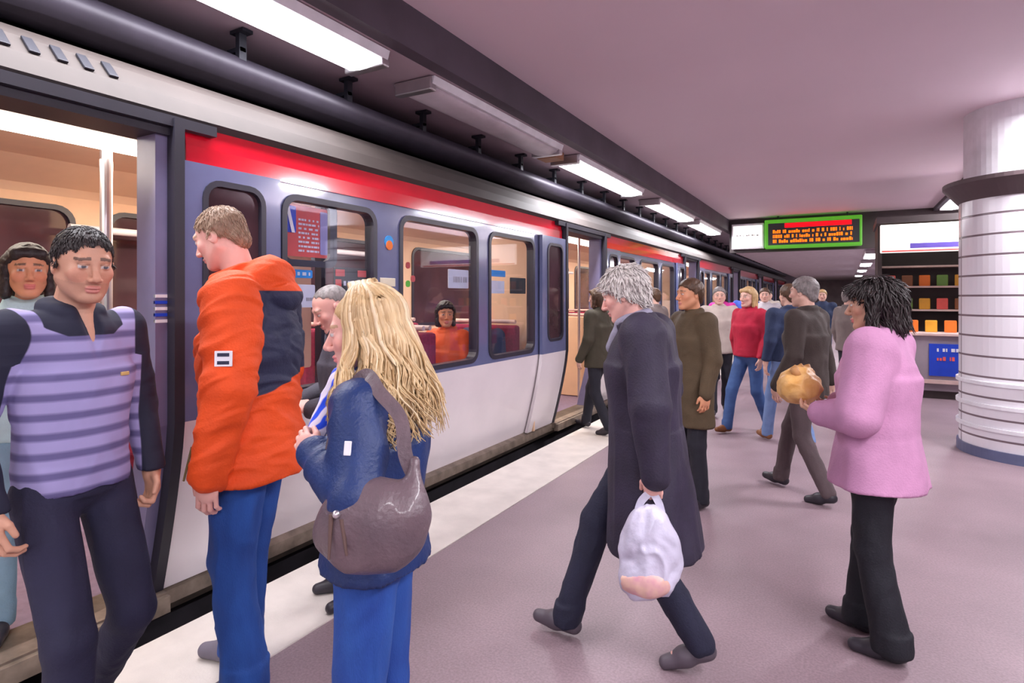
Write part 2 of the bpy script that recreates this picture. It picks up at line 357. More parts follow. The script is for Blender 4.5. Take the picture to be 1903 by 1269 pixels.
# door frame posts, header, sill of the opening 6.25..7.55
for ye in (1.67, 6.30):
    bm = bmesh.new(); extrude_prof(bm, [(off(z)-.005, z) for z in np.linspace(.1, 2.44, 20)]+[(off(z)-.16, z) for z in np.linspace(2.44, .1, 20)], ye-.05, ye+.05)
    reg(bmobj('door_post', bm, mat('door_post_lilac', (.2, .19, .33), .35), TR))
bm = bmesh.new(); box(bm, WX-.2, WX+.02, .36, 1.75, 2.36, 2.46); box(bm, WX-.03, WX+.05, .2, 1.9, 2.40, 2.45); reg(bmobj('door_header', bm, M['rubber'], TR))
bm = bmesh.new(); box(bm, -3.2, -2.93, .4, 1.72, .06, .12); box(bm, -2.95, -2.90, .4, 1.72, .03, .11); reg(bmobj('threshold', bm, M['sill'], TR))
# roof and sill run the whole length
rprof = [(WX-.0, 2.44), (WX+.03, 2.47), (WX-.02, 2.56), (WX-.12, 2.66), (WX-.3, 2.76), (WX-.6, 2.84), (WX-1.3, 2.88), (WX-2.3, 2.82), (WX-2.7, 2.6), (WX-2.7, 2.44), (WX-2.6, 2.58), (WX-2.2, 2.76), (WX-1.3, 2.8), (WX-.6, 2.76), (WX-.2, 2.6), (WX-.1, 2.5)]
bm = bmesh.new(); extrude_prof(bm, rprof, -5, 36.6); bmobj('roof', bm, M['roof'], TR)
bm = bmesh.new(); extrude_prof(bm, [(-3.03, .12), (-2.98, .10), (-2.98, .03), (-3.06, -.04), (-3.2, -.06), (-3.2, .12)], -5, 36.6); bmobj('sill', bm, M['sill'], TR)
boxobj('underframe', (-5.4, -3.2, -5, 36.6, -.75, .05), M['black'], TR)
boxobj('carriage_floor', (-5.6, -3.05, -5, 36.6, .05, .11), M['ifloor'], TR)
bm = bmesh.new(); extrude_prof(bm, [(-3.02, 2.46), (-3.1, 2.55), (-5.0, 2.58), (-5.35, 2.44), (-5.4, 2.38), (-5.42, 2.46), (-5.0, 2.62), (-3.05, 2.6)], -5, 36.6); bmobj('carriage_ceiling', bm, M['beige2'], TR)
for x in (-4.0,): 
    bm = bmesh.new(); extrude_prof(bm, [(x-.1, 2.56), (x+.1, 2.56), (x+.07, 2.51), (x-.07, 2.51)], -5, 36.6); bmobj('carriage_lamp', bm, M['iglow'], TR)
# the opposite side, per bay
bm = bmesh.new()
ow = [(.85, 2.4), (2.69, 4.0), (4.2, 6.3)]
holed_panel(bm, -5.40, .06, [(.6, .11), (.6+PER, .11), (.6+PER, 2.45), (.6, 2.45)], [rrect(a, b, 1.2, 2.28, .12) for a, b in ow]); reg(bmobj('inner_wall', bm, M['beige'], TR))
for a, b in ow:
    bm = bmesh.new(); ring(bm, -5.385, -5.45, rrect(a-.03, b+.03, 1.17, 2.31, .14), rrect(a+.01, b-.01, 1.21, 2.27, .11)); f = reg(bmobj('inner_window', bm, M['frame'], TR))
    bm = bmesh.new(); slab(bm, -5.42, -5.44, rrect(a, b, 1.2, 2.28, .12)); bmobj('pane', bm, M['nightglass'], f)
# grab poles and rails, screens
def pole(y, x, r=.022):
    return reg(cylobj('grab_pole', (x, y, .11), (x, y, 2.56), r, M['steel'], TR))
pole(2.02, -4.1, .035); pole(6.0, -3.5); pole(2.2, -3.4, .02)
bm = bmesh.new(); cyl(bm, (-5.2, 2.3, 2.12), (-5.2, 6.1, 2.12), .03); reg(bmobj('grab_rail', bm, M['white'], TR))
for y in (2.3, 5.75):
    bm = bmesh.new(); box(bm, -3.75, -2.95, y-.015, y+.015, .12, 1.3 if y < 5 else 2.35, bev=.01); reg(bmobj('draught_screen', bm, M['beige'], TR))
    bm = bmesh.new(); box(bm, -3.78, -3.7, y-.02, y+.02, 1.3, 2.56); reg(bmobj('screen_post', bm, M['beige2'], TR))
def seat(y, s, x):
    bm = bmesh.new(); box(bm, x-.45, x+.45, min(y, y+s*.45), max(y, y+s*.45), .42, .54, bev=.03)
    a, b = sorted((y-s*.1, y+s*.02)); box(bm, x-.45, x+.45, a, b, .42, 1.28, bev=.03); box(bm, x-.3, x+.3, min(y, y+s*.3), max(y, y+s*.3), .11, .42)
    o = reg(bmobj('seat', bm, M['burg'], TR))
    bm = bmesh.new(); cyl(bm, (x-.42, y-s*.04, 1.32), (x+.42, y-s*.04, 1.32), .022); bmobj('seat_rail', bm, M['shelfm'], o)
for y, s in ((2.5, 1), (3.95, -1), (4.12, 1), (5.55, -1)):
    for x in (-3.52, -4.9): seat(y, s, x)
# repeat the bay along the train
base_bay = list(bay)
for k in [-1]+list(range(1, NB-1)):
    for o in base_bay: cp(o, TR, dy=k*PER)

# what sticks to this first bay only: posters, route map, stickers, overhead louvres
def yz_plate(name, x, y0, y1, z0, z1, m, parent, th=.008, r=.01):
    bm = bmesh.new(); slab(bm, x, x-th, rrect(y0, y1, z0, z1, r)); return bmobj(name, bm, m, parent)
def ydash(z, h, y0, y1, x, seed, m, parent, name='print'):
    r = random.Random(seed); bm = bmesh.new(); y = y0
    while y < y1:
        wd = r.uniform(.01, .03); box(bm, x, x+.003, y, min(y+wd, y1), z, z+h); y += wd+r.choice((.006, .006, .02))
    return bmobj(name, bm, m, parent)
XG = WX-.035
p = yz_plate('poster', XG, 2.40, 2.72, 1.83, 2.14, M['pred'], TR); yz_plate('poster_stripe', XG+.003, 2.66, 2.72, 1.85, 2.12, M['lilac'], p, .003)
for k in range(8): ydash(1.86+.027*k, .012, 2.49, 2.65, XG, k, M['pwhite'], p)
bsq = yz_plate('blue_sign', XG+.004, 2.375, 2.47, 1.97, 2.13, M['blue'], p)
bm = bmesh.new(); v = [bm.verts.new((XG+.008, y, z)) for y, z in ((2.39, 2.13), (2.415, 2.13), (2.46, 1.97), (2.435, 1.97))]; bm.faces.new(v); bmobj('white_diagonal', bm, M['pwhite'], bsq)
bm = bmesh.new(); ring(bm, WX-.03, WX-.06, rrect(2.36, 2.80, 1.77, 2.19, .06), rrect(2.39, 2.74, 1.81, 2.17, .05)); bmobj('poster_frame', bm, M['frame'], TR)
s = yz_plate('sticker', XG, 2.42, 2.60, 1.70, 1.75, M['cyan'], TR); ydash(1.715, .02, 2.44, 2.58, XG, 5, M['pwhite'], s)
s = yz_plate('notice', XG, 2.45, 2.62, 1.52, 1.66, M['pwhite'], TR); ydash(1.56, .02, 2.55, 2.6, XG, 6, M['steel'], s)
rm = yz_plate('route_map', XG, 2.78, 3.08, 1.61, 1.78, M['pdark'], TR)
for k, yy in enumerate((2.79, 2.99)): yz_plate('red_label', XG+.003, yy, yy+.08, 1.72, 1.765, M['pred'], rm, .003, .004)
yz_plate('red_label', XG+.003, 2.79, 2.84, 1.65, 1.70, M['pred'], rm, .003, .004); ydash(1.66, .03, 2.86, 3.0, XG+.001, 12, M['pwhite'], rm)
bm = bmesh.new(); box(bm, WX-.3, WX-.24, 2.86, 2.9, .12, 2.5); bmobj('interior_post', bm, M['frame'], TR)
yz_plate('inner_panel', -3.9, 2.9, 3.5, 1.0, 2.5, M['beige2'], TR, .03, .02)
stk = bmesh.new(); cyl(stk, (WX, 3.265, 1.98), (WX+.006, 3.265, 1.98), .045, seg=24); st = bmobj('round_sticker', stk, M['cyan'], TR)
stk = bmesh.new(); cyl(stk, (WX+.004, 3.265, 1.955), (WX+.009, 3.265, 1.955), .034, seg=24); bmobj('round_sticker_foot', stk, M['orangeM'], st)
bm = bmesh.new(); box(bm, WX, WX+.008, 3.17, 3.33, 1.66, 1.72, bev=.003); bmobj('side_lamp', bm, mat('side_lamp_cream', (.85, .78, .6), .3), TR)
for k in range(5): 
    bm = bmesh.new(); box(bm, WX-.02, WX+.0, 1.62, 1.72, 1.46+.03*k, 1.475+.03*k); bmobj('door_marking', bm, M['blue'] if k % 2 else M['pwhite'], TR)
s = yz_plate('sticker', WX-.035, 4.05, 4.35, 1.66, 1.82, M['pwhite'], TR); ydash(1.71, .05, 4.12, 4.32, WX-.034, 15, M['steel'], s)
s = yz_plate('sticker', WX-.035, 4.68, 5.0, 1.78, 1.84, M['cyan'], TR); s = yz_plate('notice', WX-.035, 4.68, 4.98, 1.62, 1.74, M['pwhite'], TR)
yz_plate('route_map', WX-.035, 5.1, 5.42, 1.62, 1.78, M['pdark'], TR)
for k, (yy, zz, m_) in enumerate(((3.50, 1.80, 'pred'), (3.56, 1.70, 'pred'), (3.50, 1.66, 'green'))):
    yz_plate('sticker', WX-.035, yy, yy+.05, zz, zz+.05, M[m_], TR, .004, .02)
for k in range(7):
    bm = bmesh.new(); box(bm, -.055, .055, -.02, .02, 0, .012, bev=.003); o = bmobj('roof_louvre', bm, M['bracket'], TR); o.location = (WX-.07, .85+.1*k, 2.612); o.rotation_euler = (0, PI/4, 0)

# ------------------------------------------------------------------ distance fields -> meshes (people, bags)
class Field:
    def __init__(s, lo, hi, h, fine=None):
        def ax(a, b, i):
            cuts = [a]
            while cuts[-1] < b:
                x = cuts[-1]; st = h
                if fine:
                    for (fa, fb, fh) in fine[i]:
                        if fa-.001 <= x < fb: st = min(st, fh)
                cuts.append(x+st)
            return np.array(cuts, np.float32)
        s.a = [ax(lo[i], hi[i], i) for i in range(3)]; s.h = h
        s.g = np.full([len(x) for x in s.a], .5, np.float32)
    def reg(s, lo, hi):
        return tuple(slice(max(0, int(np.searchsorted(s.a[i], lo[i]))-1), int(np.searchsorted(s.a[i], hi[i]))+1) for i in range(3))
    def _d(s, f, lo, hi, k):
        m = k+3*s.h; sl = s.reg([v-m for v in lo], [v+m for v in hi])
        if any(q.stop <= q.start for q in sl): return None, None
        x = s.a[0][sl[0]][:, None, None]; y = s.a[1][sl[1]][None, :, None]; z = s.a[2][sl[2]][None, None, :]
        return sl, f(x, y, z).astype(np.float32)
    def add(s, f, lo, hi, k=.02):
        sl, d = s._d(f, lo, hi, k)
        if d is None or d.size == 0: return
        g = s.g[sl]; hh = np.maximum(k-np.abs(g-d), 0)/max(k, 1e-6); s.g[sl] = np.minimum(g, d)-hh*hh*k*.25
    def sub(s, f, lo, hi, k=.005):
        sl, d = s._d(f, lo, hi, k)
        if d is None or d.size == 0: return
        g = s.g[sl]; d = -d; hh = np.maximum(k-np.abs(g-d), 0)/max(k, 1e-6); s.g[sl] = np.maximum(g, d)+hh*hh*k*.25
    def cut(s, f):
        x = s.a[0][:, None, None]; y = s.a[1][None, :, None]; z = s.a[2][None, None, :]
        s.g = np.maximum(s.g, f(x, y, z).astype(np.float32))
    def cone(s, p, q, r0, r1, k=.02, sub=False):
        p = np.array(p, float); q = np.array(q, float); d = q-p; L2 = max(float(d@d), 1e-9); R = max(r0, r1)
        def f(x, y, z):
            t = np.clip(((x-p[0])*d[0]+(y-p[1])*d[1]+(z-p[2])*d[2])/L2, 0, 1)
            return np.sqrt((x-p[0]-t*d[0])**2+(y-p[1]-t*d[1])**2+(z-p[2]-t*d[2])**2)-(r0+(r1-r0)*t)
        lo = np.minimum(p, q)-R; hi = np.maximum(p, q)+R
        (s.sub if sub else s.add)(f, lo, hi, k)
    def ell(s, c, r, k=.02, R=None, sub=False):
        c = np.array(c, float); r = np.array(r, float); Rm = np.eye(3) if R is None else np.array(R, float)
        def f(x, y, z):
            X, Y, Z = x-c[0], y-c[1], z-c[2]
            q = [Rm[0, i]*X+Rm[1, i]*Y+Rm[2, i]*Z for i in range(3)]
            k0 = np.sqrt(sum((q[i]/r[i])**2 for i in range(3))); k1 = np.sqrt(sum((q[i]/r[i]**2)**2 for i in range(3)))+1e-9
            return k0*(k0-1)/k1
        m = float(max(r)); (s.sub if sub else s.add)(f, c-m, c+m, k)
    def econe(s, c0, c1, r0, r1, k=.02):               # elliptical cone between two heights, c=(x,y,z), r=(rx,ry)
        (c0, r0), (c1, r1) = sorted(((c0, r0), (c1, r1)), key=lambda q: q[0][2])
        def f(x, y, z):
            t = np.clip((z-c0[2])/(c1[2]-c0[2]), 0, 1); rx = r0[0]+(r1[0]-r0[0])*t; ry = r0[1]+(r1[1]-r0[1])*t
            X = x-(c0[0]+(c1[0]-c0[0])*t); Y = y-(c0[1]+(c1[1]-c0[1])*t)
            e = (np.sqrt((X/rx)**2+(Y/ry)**2)-1)*np.minimum(rx, ry)
            return np.maximum(e, np.maximum(c0[2]-z, z-c1[2]))
        R = max(*r0, *r1)
        s.add(f, [min(c0[0], c1[0])-R, min(c0[1], c1[1])-R, c0[2]], [max(c0[0], c1[0])+R, max(c0[1], c1[1])+R, c1[2]], k)
    def mesh(s):
        g = s.g; ins = g < 0; nx, ny, nz = g.shape
        cnt = np.zeros((nx-1, ny-1, nz-1), np.int8)
        cs = [(i, j, k) for i in (0, 1) for j in (0, 1) for k in (0, 1)]
        for i, j, k in cs: cnt += ins[i:nx-1+i, j:ny-1+j, k:nz-1+k]
        act = np.argwhere((cnt > 0) & (cnt < 8)); idm = np.full(cnt.shape, -1, np.int32)
        idm[tuple(act.T)] = np.arange(len(act))
        pos = np.zeros((len(act), 3)); num = np.zeros(len(act))
        for axis in range(3):
            for u in (0, 1):
                for v in (0, 1):
                    o0 = [0, 0, 0]; oth = [a for a in range(3) if a != axis]; o0[oth[0]] = u; o0[oth[1]] = v; o1 = list(o0); o1[axis] = 1
                    A = act+o0; B = act+o1; ga = g[tuple(A.T)]; gb = g[tuple(B.T)]; mk = (ga < 0) != (gb < 0)
                    t = np.where(mk, ga/np.where(mk, ga-gb, 1), 0)
                    for c in range(3):
                        ca = s.a[c][A[:, c]]; cb = s.a[c][B[:, c]]; pos[:, c] += np.where(mk, ca+(cb-ca)*t, 0)
                    num += mk
        pos /= num[:, None]; quads = []
        for axis in range(3):
            sh = [slice(1, -1)]*3; a0 = list(sh); a1 = list(sh); a0[axis] = slice(0, -1); a1[axis] = slice(1, None)
            s0 = ins[tuple(a0)]; s1 = ins[tuple(a1)]
            e = np.argwhere(s0 != s1); flip = s0[tuple(e.T)]
            e = e+[0 if i == axis else 1 for i in range(3)]
            o = [a for a in range(3) if a != axis]; q = []
            for du, dv in ((-1, -1), (0, -1), (0, 0), (-1, 0)):
                c = e.copy(); c[:, o[0]] += du; c[:, o[1]] += dv; q.append(idm[tuple(c.T)])
            q = np.stack(q, 1)
            if axis == 1: flip = ~flip
            q[~flip] = q[~flip][:, ::-1]; quads.append(q)
        quads = np.concatenate(quads); quads = quads[(quads >= 0).all(1)]
        return pos, quads

def mk_mesh(name, V, Q, smooth=True):
    me = bpy.data.meshes.new(name); n = len(Q)
    me.vertices.add(len(V)); me.vertices.foreach_set('co', np.asarray(V, np.float32).ravel())
    me.loops.add(n*4); me.loops.foreach_set('vertex_index', np.asarray(Q, np.int32).ravel())
    me.polygons.add(n); me.polygons.foreach_set('loop_start', np.arange(n, dtype=np.int32)*4)
    me.update(calc_edges=True); me.validate()
    me.polygons.foreach_set('use_smooth', [smooth]*len(me.polygons)); return me
def vnormals(V, Q):
    n = np.cross(V[Q[:, 2]]-V[Q[:, 0]], V[Q[:, 3]]-V[Q[:, 1]]); N = np.zeros_like(V)
    for i in range(4): np.add.at(N, Q[:, i], n)
    return N/(np.linalg.norm(N, axis=1, keepdims=True)+1e-12)
def vnoise(p, seed=0):
    i = np.floor(p).astype(np.int64); f = p-i; f = f*f*(3-2*f)
    def hsh(a):
        h = (a[:, 0]*73856093) ^ (a[:, 1]*19349663) ^ (a[:, 2]*83492791) ^ (seed*2654435761)
        h = (h ^ (h >> 13))*1274126177 & 0xffffffff; h = (h ^ (h >> 16)) & 0xffff
        return h/65535.
    out = 0
    for a in (0, 1):
        for b in (0, 1):
            for c in (0, 1):
                wt = (f[:, 0] if a else 1-f[:, 0])*(f[:, 1] if b else 1-f[:, 1])*(f[:, 2] if c else 1-f[:, 2])
                out = out+wt*hsh(i+[a, b, c])
    return out*2-1
def folds(V, Q, amp, fx=(9, 9, 4), seed=0, sharp=True):
    N = vnormals(V, Q); V = np.asarray(V); p = (V+np.stack([0*V[:, 0], 0*V[:, 0], .5*V[:, 1]+.35*V[:, 0]], 1))*np.array(fx); wp = p+.6*np.stack([vnoise(p*.9+7, seed+1), vnoise(p*.9+31, seed+2), vnoise(p*.9+57, seed+3)], 1)
    n1 = vnoise(wp, seed); n2 = vnoise(wp*2.3+11, seed+5)
    d = (1-2*np.abs(n1)) if sharp else n1
    return V+N*(amp*(d*.7+n2*.35))[:, None]
def obj_from(F, name, m, parent, amp=0, fx=(9, 9, 4), seed=0, matfn=None, colfn=None):
    V, Q = F.mesh()
    if amp: V = folds(V, Q, amp, fx, seed)
    me = mk_mesh(name, V, Q); o = link(name, me, parent, m)
    if matfn is not None:
        c = V[Q].mean(1); idx = matfn(c).astype(np.int32)
        if len(idx) == len(me.polygons): me.polygons.foreach_set('material_index', idx)
    if colfn is not None:
        C = colfn(V); at = me.color_attributes.new('Col', 'FLOAT_COLOR', 'POINT')
        at.data.foreach_set('color', np.concatenate([C, np.ones((len(C), 1))], 1).astype(np.float32).ravel())
    return o
def rotm(yaw=0, pitch=0, roll=0):
    return np.array(Matrix.Rotation(yaw, 3, 'Z') @ Matrix.Rotation(-pitch, 3, 'X') @ Matrix.Rotation(roll, 3, 'Y'))

SK = mat('skin', (1, 1, 1), .5, var=.03, vs=30, attr='Col', bump=.08, bs=300)
SKN = dict(fair=(.78, .47, .37), pink=(.82, .45, .38), tan=(.62, .33, .22), olive=(.55, .30, .2), warm=(.72, .33, .18))

# hand: wrist w, direction d, palm normal n (towards the palm side), side (+1 thumb to the right of d seen from the back)
def hand(F, w, d, n, side, s=1., curl=.5, r=1.):
    w = np.array(w, float); d = np.array(d, float); d /= np.linalg.norm(d); n = np.array(n, float); n -= d*(n@d); n /= np.linalg.norm(n)
    x = np.cross(d, n)*side
    P = lambda a, b, c: w+s*(x*a+d*b+n*c)
    R = np.stack([x, d, n], 1)
    F.cone(P(0, -.03, 0), P(0, .02, 0), .026*s, .027*s, .015)
    F.ell(P(.002, .048, 0), (.041*s, .05*s, .0165*s), .012, R)
    for bx, by, ln, rr in ((-.03, .082, .062, .0078), (-.0105, .09, .078, .0088), (.0095, .092, .084, .009), (.029, .086, .075, .0088)):
        a = curl*.8; p0 = P(bx, by-.02, 0); c = by
        p1 = P(bx*1.08, by+ln*.42*math.cos(a), ln*.42*math.sin(a)); a2 = a+curl*1.2
        p2 = P(bx*1.05, by+ln*.42*math.cos(a)+ln*.34*math.cos(a2), ln*.42*math.sin(a)+ln*.34*math.sin(a2)); a3 = a2+curl*.8
        q = (by+ln*.42*math.cos(a)+ln*.34*math.cos(a2)+ln*.26*math.cos(a3), ln*.42*math.sin(a)+ln*.34*math.sin(a2)+ln*.26*math.sin(a3))
        p3 = P(bx*1.0, q[0], q[1])
        F.cone(p0, p1, rr*s*1.1, rr*s, .004); F.cone(p1, p2, rr*s, rr*s*.92, .003); F.cone(p2, p3, rr*s*.92, rr*s*.8, .003)
    F.cone(P(.026, .018, .004), P(.05, .05, .012), .014*s, .011*s, .008); F.cone(P(.05, .05, .012), P(.052, .082, .024), .0105*s, .0085*s, .003)

DEF = dict(pel=(0, 0, .95), chest=(0, 0, 1.28), neck=(0, -.015, 1.47), head=(0, .02, 1.63),
           sh=[(-.185, -.01, 1.42), (.185, -.01, 1.42)], el=[(-.235, -.03, 1.14), (.235, -.03, 1.14)], wr=[(-.25, .04, .90), (.25, .04, .90)],
           hd=[(0, .12, -1), (0, .12, -1)], pn=[(1, -.1, 0), (-1, -.1, 0)], hip=[(-.09, 0, .92), (.09, 0, .92)],
           kn=[(-.1, .02, .49), (.1, .02, .49)], an=[(-.1, -.02, .08), (.1, -.02, .08)], toe=[(-.15, 1, 0), (.15, 1, 0)],
           yaw=0, pitch=.05, roll=0, curl=[.45, .45])

def add_head(F, hc, R, s, style):
    T = lambda a, b, c: hc+R@(np.array((a, b, c))*s)
    e = lambda c, r, k=.02, sub=False: F.ell(T(*c), np.array(r)*s, k*s, R, sub)
    c_ = lambda p, q, r0, r1, k=.012: F.cone(T(*p), T(*q), r0*s, r1*s, k*s)
    m = style.get('male', True); jw = 1.08 if m else .94
    e((0, -.014, .032), (.077, .097, .086)); e((0, .028, -.035), (.058*jw, .064, .078), .03)
    for sx in (-1, 1):
        c_((sx*.055*jw, -.005, -.045), (sx*.02, .066, -.096), .016, .014, .03)
        e((sx*.039, .060, -.018), (.024, .02, .022), .02)
    e((0, .078, -.095), (.02, .015, .014), .02)
    c_((-.036, .077, .03), (.036, .077, .03), .011 if m else .008, .011 if m else .008, .018)
    for sx in (-1, 1): e((sx*.032, .103, .009), (.021, .018, .011), .012, True)
    for sx in (-1, 1): e((sx*.031, .0765, .009), (.0135, .0135, .0125), .003)
    c_((0, .088, .016), (0, .112, -.026), .007, .0115, .012); 
    for sx in (-1, 1): e((sx*.013, .1, -.032), (.0085, .011, .008), .006)
    e((0, .091, -.058), (.022, .0105, .006), .006); e((0, .089, -.069), (.019, .0105, .0065), .006)
    e((0, .105, -.0635), (.019, .013, .0018), .002, True)
    for sx in (-1, 1):
        Re = R@rotm(sx*-.35, 0); F.ell(T(sx*.079, -.01, -.004), np.array((.0085, .019, .031))*s, .006*s, Re)
        F.ell(T(sx*.088, -.003, -.002), np.array((.006, .009, .017))*s, .004*s, Re, True)

def head_colors(V, hc, R, s, skin, hairc, style):
    L = ((V-hc)@R)/s; C = np.tile(np.array(skin, float), (len(V), 1)); x = np.abs(L[:, 0]); y = L[:, 1]; z = L[:, 2]
    near = np.linalg.norm(L, axis=1) < .16
    def mixc(mask, col, a):
        C[mask] = C[mask]*(1-a)+np.array(col)*a
    mixc(near & (y > .04) & (np.hypot(x-.042, z+.02) < .024), (skin[0], skin[1]*.7, skin[2]*.7), .35)
    mixc(near & (y > .1) & (z < 0) & (z > -.045), (skin[0], skin[1]*.75, skin[2]*.7), .3)
    lip = near & (y > .085) & (x < .024*(1-((z+.0635)/.0135)**2*.5)) & (z < -.051) & (z > -.077)
    mixc(lip, (.6, .2, .19) if style.get('male', True) else (.68, .16, .18), .7)
    ey = near & (np.linalg.norm(np.stack([x-.031, y-.0765, z-.009], 1), axis=1) < .0148) & (y > .079) & (np.abs(z-.0085) < .0046)
    mixc(ey, (.62, .58, .57), 1); mixc(ey & (np.hypot(x-.031, z-.009) < .0068), (.1, .1, .12), 1)
    lid = near & (y > .074) & (np.abs(x-.031) < .017) & (z > .0135) & (z < .0185); mixc(lid, (skin[0]*.45, skin[1]*.4, skin[2]*.4), .6)
    br = near & (y > .06) & (x > .012) & (x < .052) & (np.abs(z-.0335+.12*(x-.032)**1) < .0048); mixc(br, hairc, .8)
    if style.get('kind', 'short') != 'none':
        ed = y*.62-z*.78+style.get('rec', .010); sc_ = near & (ed < .006); a_ = np.clip((.006-ed)/.012, 0, 1)[:, None]*.85
        C[:] = np.where(sc_[:, None], C*(1-a_)+np.array(hairc)*a_, C)
    if style.get('stubble'):
        st = near & (y > -.01) & (z < -.045) & ~lip; mixc(st, hairc, style['stubble'])
    return C

def econ(t): return tuple(t)
def person(name, label, loc, face, H, pose=None, fit=None, hair=None, skin='fair', q=1., group=None):
    """q = voxel factor: 1 for people close by, larger for people far away"""
    Pz = {k: (list(v) if isinstance(v, list) else v) for k, v in DEF.items()}
    for k, v in (pose or {}).items(): Pz[k] = v
    fit = fit or {}; hair = hair or {}; s = H/1.75; A = lambda p: np.array(p, float)*s
    rz = math.atan2(-face[0], face[1]); root = thing('person', label, 'person', loc, rz, group)
    g = fit.get('girth', 1.); male = hair.get('male', True)
    pel, chest, neck, hc = A(Pz['pel']), A(Pz['chest']), A(Pz['neck']), A(Pz['head'])
    sh = [A(p) for p in Pz['sh']]; el = [A(p) for p in Pz['el']]; wr = [A(p) for p in Pz['wr']]; hip = [A(p) for p in Pz['hip']]; kn = [A(p) for p in Pz['kn']]; an = [A(p) for p in Pz['an']]
    if not male:
        sh = [p*np.array((.9, 1, 1)) for p in sh]
    R = rotm(Pz['yaw'], Pz['pitch'], Pz['roll']); hs = (s**.3)*.98*hair.get('hs', 1)
    allp = np.array(sh+el+wr+hip+kn+an+[pel, chest, neck, hc]); lo = allp.min(0)-.22; hi = allp.max(0)+.22; lo[2] = max(lo[2], -.03)
    # ---- body
    hz0, hz1 = hc[2]-.15, hc[2]+.15; f = (.0027 if q == 1 else .0034*q)
    fine = [[(hc[0]-.11, hc[0]+.11, f)], [(hc[1]-.14, hc[1]+.14, f)], [(hz0, hz1, f)]]
    if q < 2.2:
        for wv in wr:
            for i in range(3): fine[i].append((wv[i]-.16, wv[i]+.16, .0045*q))
    F = Field(lo, hi, min(.014, .0085*q), fine)
    F.cone(pel, chest, .10*s, .11*s, .05); F.cone(sh[0], sh[1], .045*s, .045*s, .04); F.ell(chest, A((.14, .09, .15)), .04)
    F.cone(chest+A((0, 0, .12)), neck+A((0, 0, 0)), .07*s, .052*s, .05)
    F.cone(neck-A((0, .004, .02)), hc+R@(np.array((0, -.022, -.06))*s), .054*s*(1.05 if male else .86), .05*s*(1.06 if male else .86), .025)
    for i in (0, 1):
        F.cone(sh[i], el[i], .045*s, .038*s, .03); F.cone(el[i], wr[i], .037*s, .025*s, .02)
        F.cone(hip[i], kn[i], .075*s, .05*s, .03); F.cone(kn[i], an[i], .048*s, .034*s, .02)
        F.cone(an[i]-A((0, 0, .02)), an[i]+A(np.array(Pz['toe'][i])*.1)-A((0, 0, .04)), .033*s, .03*s, .02)
        sd = 1 if i == 0 else -1
        hand(F, wr[i], Pz['hd'][i], Pz['pn'][i], -sd, s*.98*(1 if male else .9), Pz['curl'][i])
    if fit.get('vneck'): F.cone(neck+A((0, .03, .0)), neck+A((0, .098, -.125)), .05*s, .018*s, .02)
    add_head(F, hc, R, hs, hair)
    sk = SKN[skin]; hcol = hair.get('brow', hair.get('col', (.1, .06, .03)))
    obj_from(F, 'body', SK, root, colfn=lambda V: head_colors(V, hc, R, hs, sk, hcol, hair))
    vx = .0075*q
    # ---- trousers
    tw = fit.get('tro_w', 1.); tz = fit.get('tro_top', 1.02)*s
    F = Field(lo, hi, vx); F.ell(pel, A((.155*g, .115*g, .11)), .05)
    F.econe(tuple(pel-A((0, 0, .03))), (pel[0], pel[1], tz), (.15*g*s, .112*g*s), (.14*g*s, .105*g*s), .03)
    for i in (0, 1):
        F.cone(hip[i], kn[i], .088*s*tw*g**.5, .066*s*tw, .03); F.cone(kn[i], an[i]-A((0, 0, .0)), .064*s*tw, fit.get('cuff', .055)*s*tw, .02)
        if Pz['toe'][i][2] > -.15: F.econe(tuple(an[i]+A((0, .005, -.035))), tuple(an[i]+A((0, 0, .06))), (fit.get('cuff', .055)*s*tw, fit.get('cuff', .055)*s*tw*1.1), (fit.get('cuff', .055)*s*tw,)*2, .02)
    obj_from(F, fit.get('tro_name', 'trousers'), fit['tro'], root, .006*s*fit.get('fold', 1), (13, 13, 6), seed=int(H*1000))
    # ---- shoes
    for i in (0, 1):
        t = np.array(Pz['toe'][i], float); t /= np.linalg.norm(t); a = an[i]
        l2 = np.minimum(a, a+t*.2)-.1; h2 = np.maximum(a, a+t*.2)+.1
        F = Field(l2, h2, vx*.8); up = np.array((0, 0, 1.)); 
        F.cone(a-t*.03*s-up*.035*s, a+t*.07*s-up*.035*s, .038*s, .04*s, .02); F.cone(a+t*.06*s-up*.045*s, a+t*.15*s-up*.05*s, .04*s, .03*s, .02)
        F.cone(a-up*.02*s, a+up*.03*s, .042*s, .04*s, .02)
        bz = a[2]-.079*s
        tt = t; 
        if abs(t[2]) < .15: F.cut(lambda x, y, z: bz-z)
        obj_from(F, 'shoe', fit.get('shoe', SHOE), root)
    # ---- upper garment
    T = fit.get('thick', .012); hz = fit.get('hem', .88)*s; F = Field(lo-.05, hi+.05, vx)
    F.ell(chest, A((.165*g+T, .112*g+T, .2)), .05); F.cone(sh[0]+A((.02, 0, -.015)), sh[1]+A((-.02, 0, -.015)), (.06+T)*s, (.06+T)*s, .05)
    F.econe((pel[0], pel[1], pel[2]), tuple(chest), ((.155*g+T)*s, (.115*g+T)*s), ((.16*g+T)*s, (.115*g+T)*s), .05)
    sk2 = fit.get('flare', 1.05); hof = fit.get('hem_off', (0, 0))
    F.econe((pel[0]+hof[0], pel[1]+hof[1], hz), (pel[0], pel[1], pel[2]+.06), ((.16*g*sk2+T)*s, (.12*g*sk2+T)*s), ((.157*g+T)*s, (.117*g+T)*s), .008)
    F.cone(chest+A((0, 0, .13)), neck, .085*s, (.058+T*.5)*s, .05)
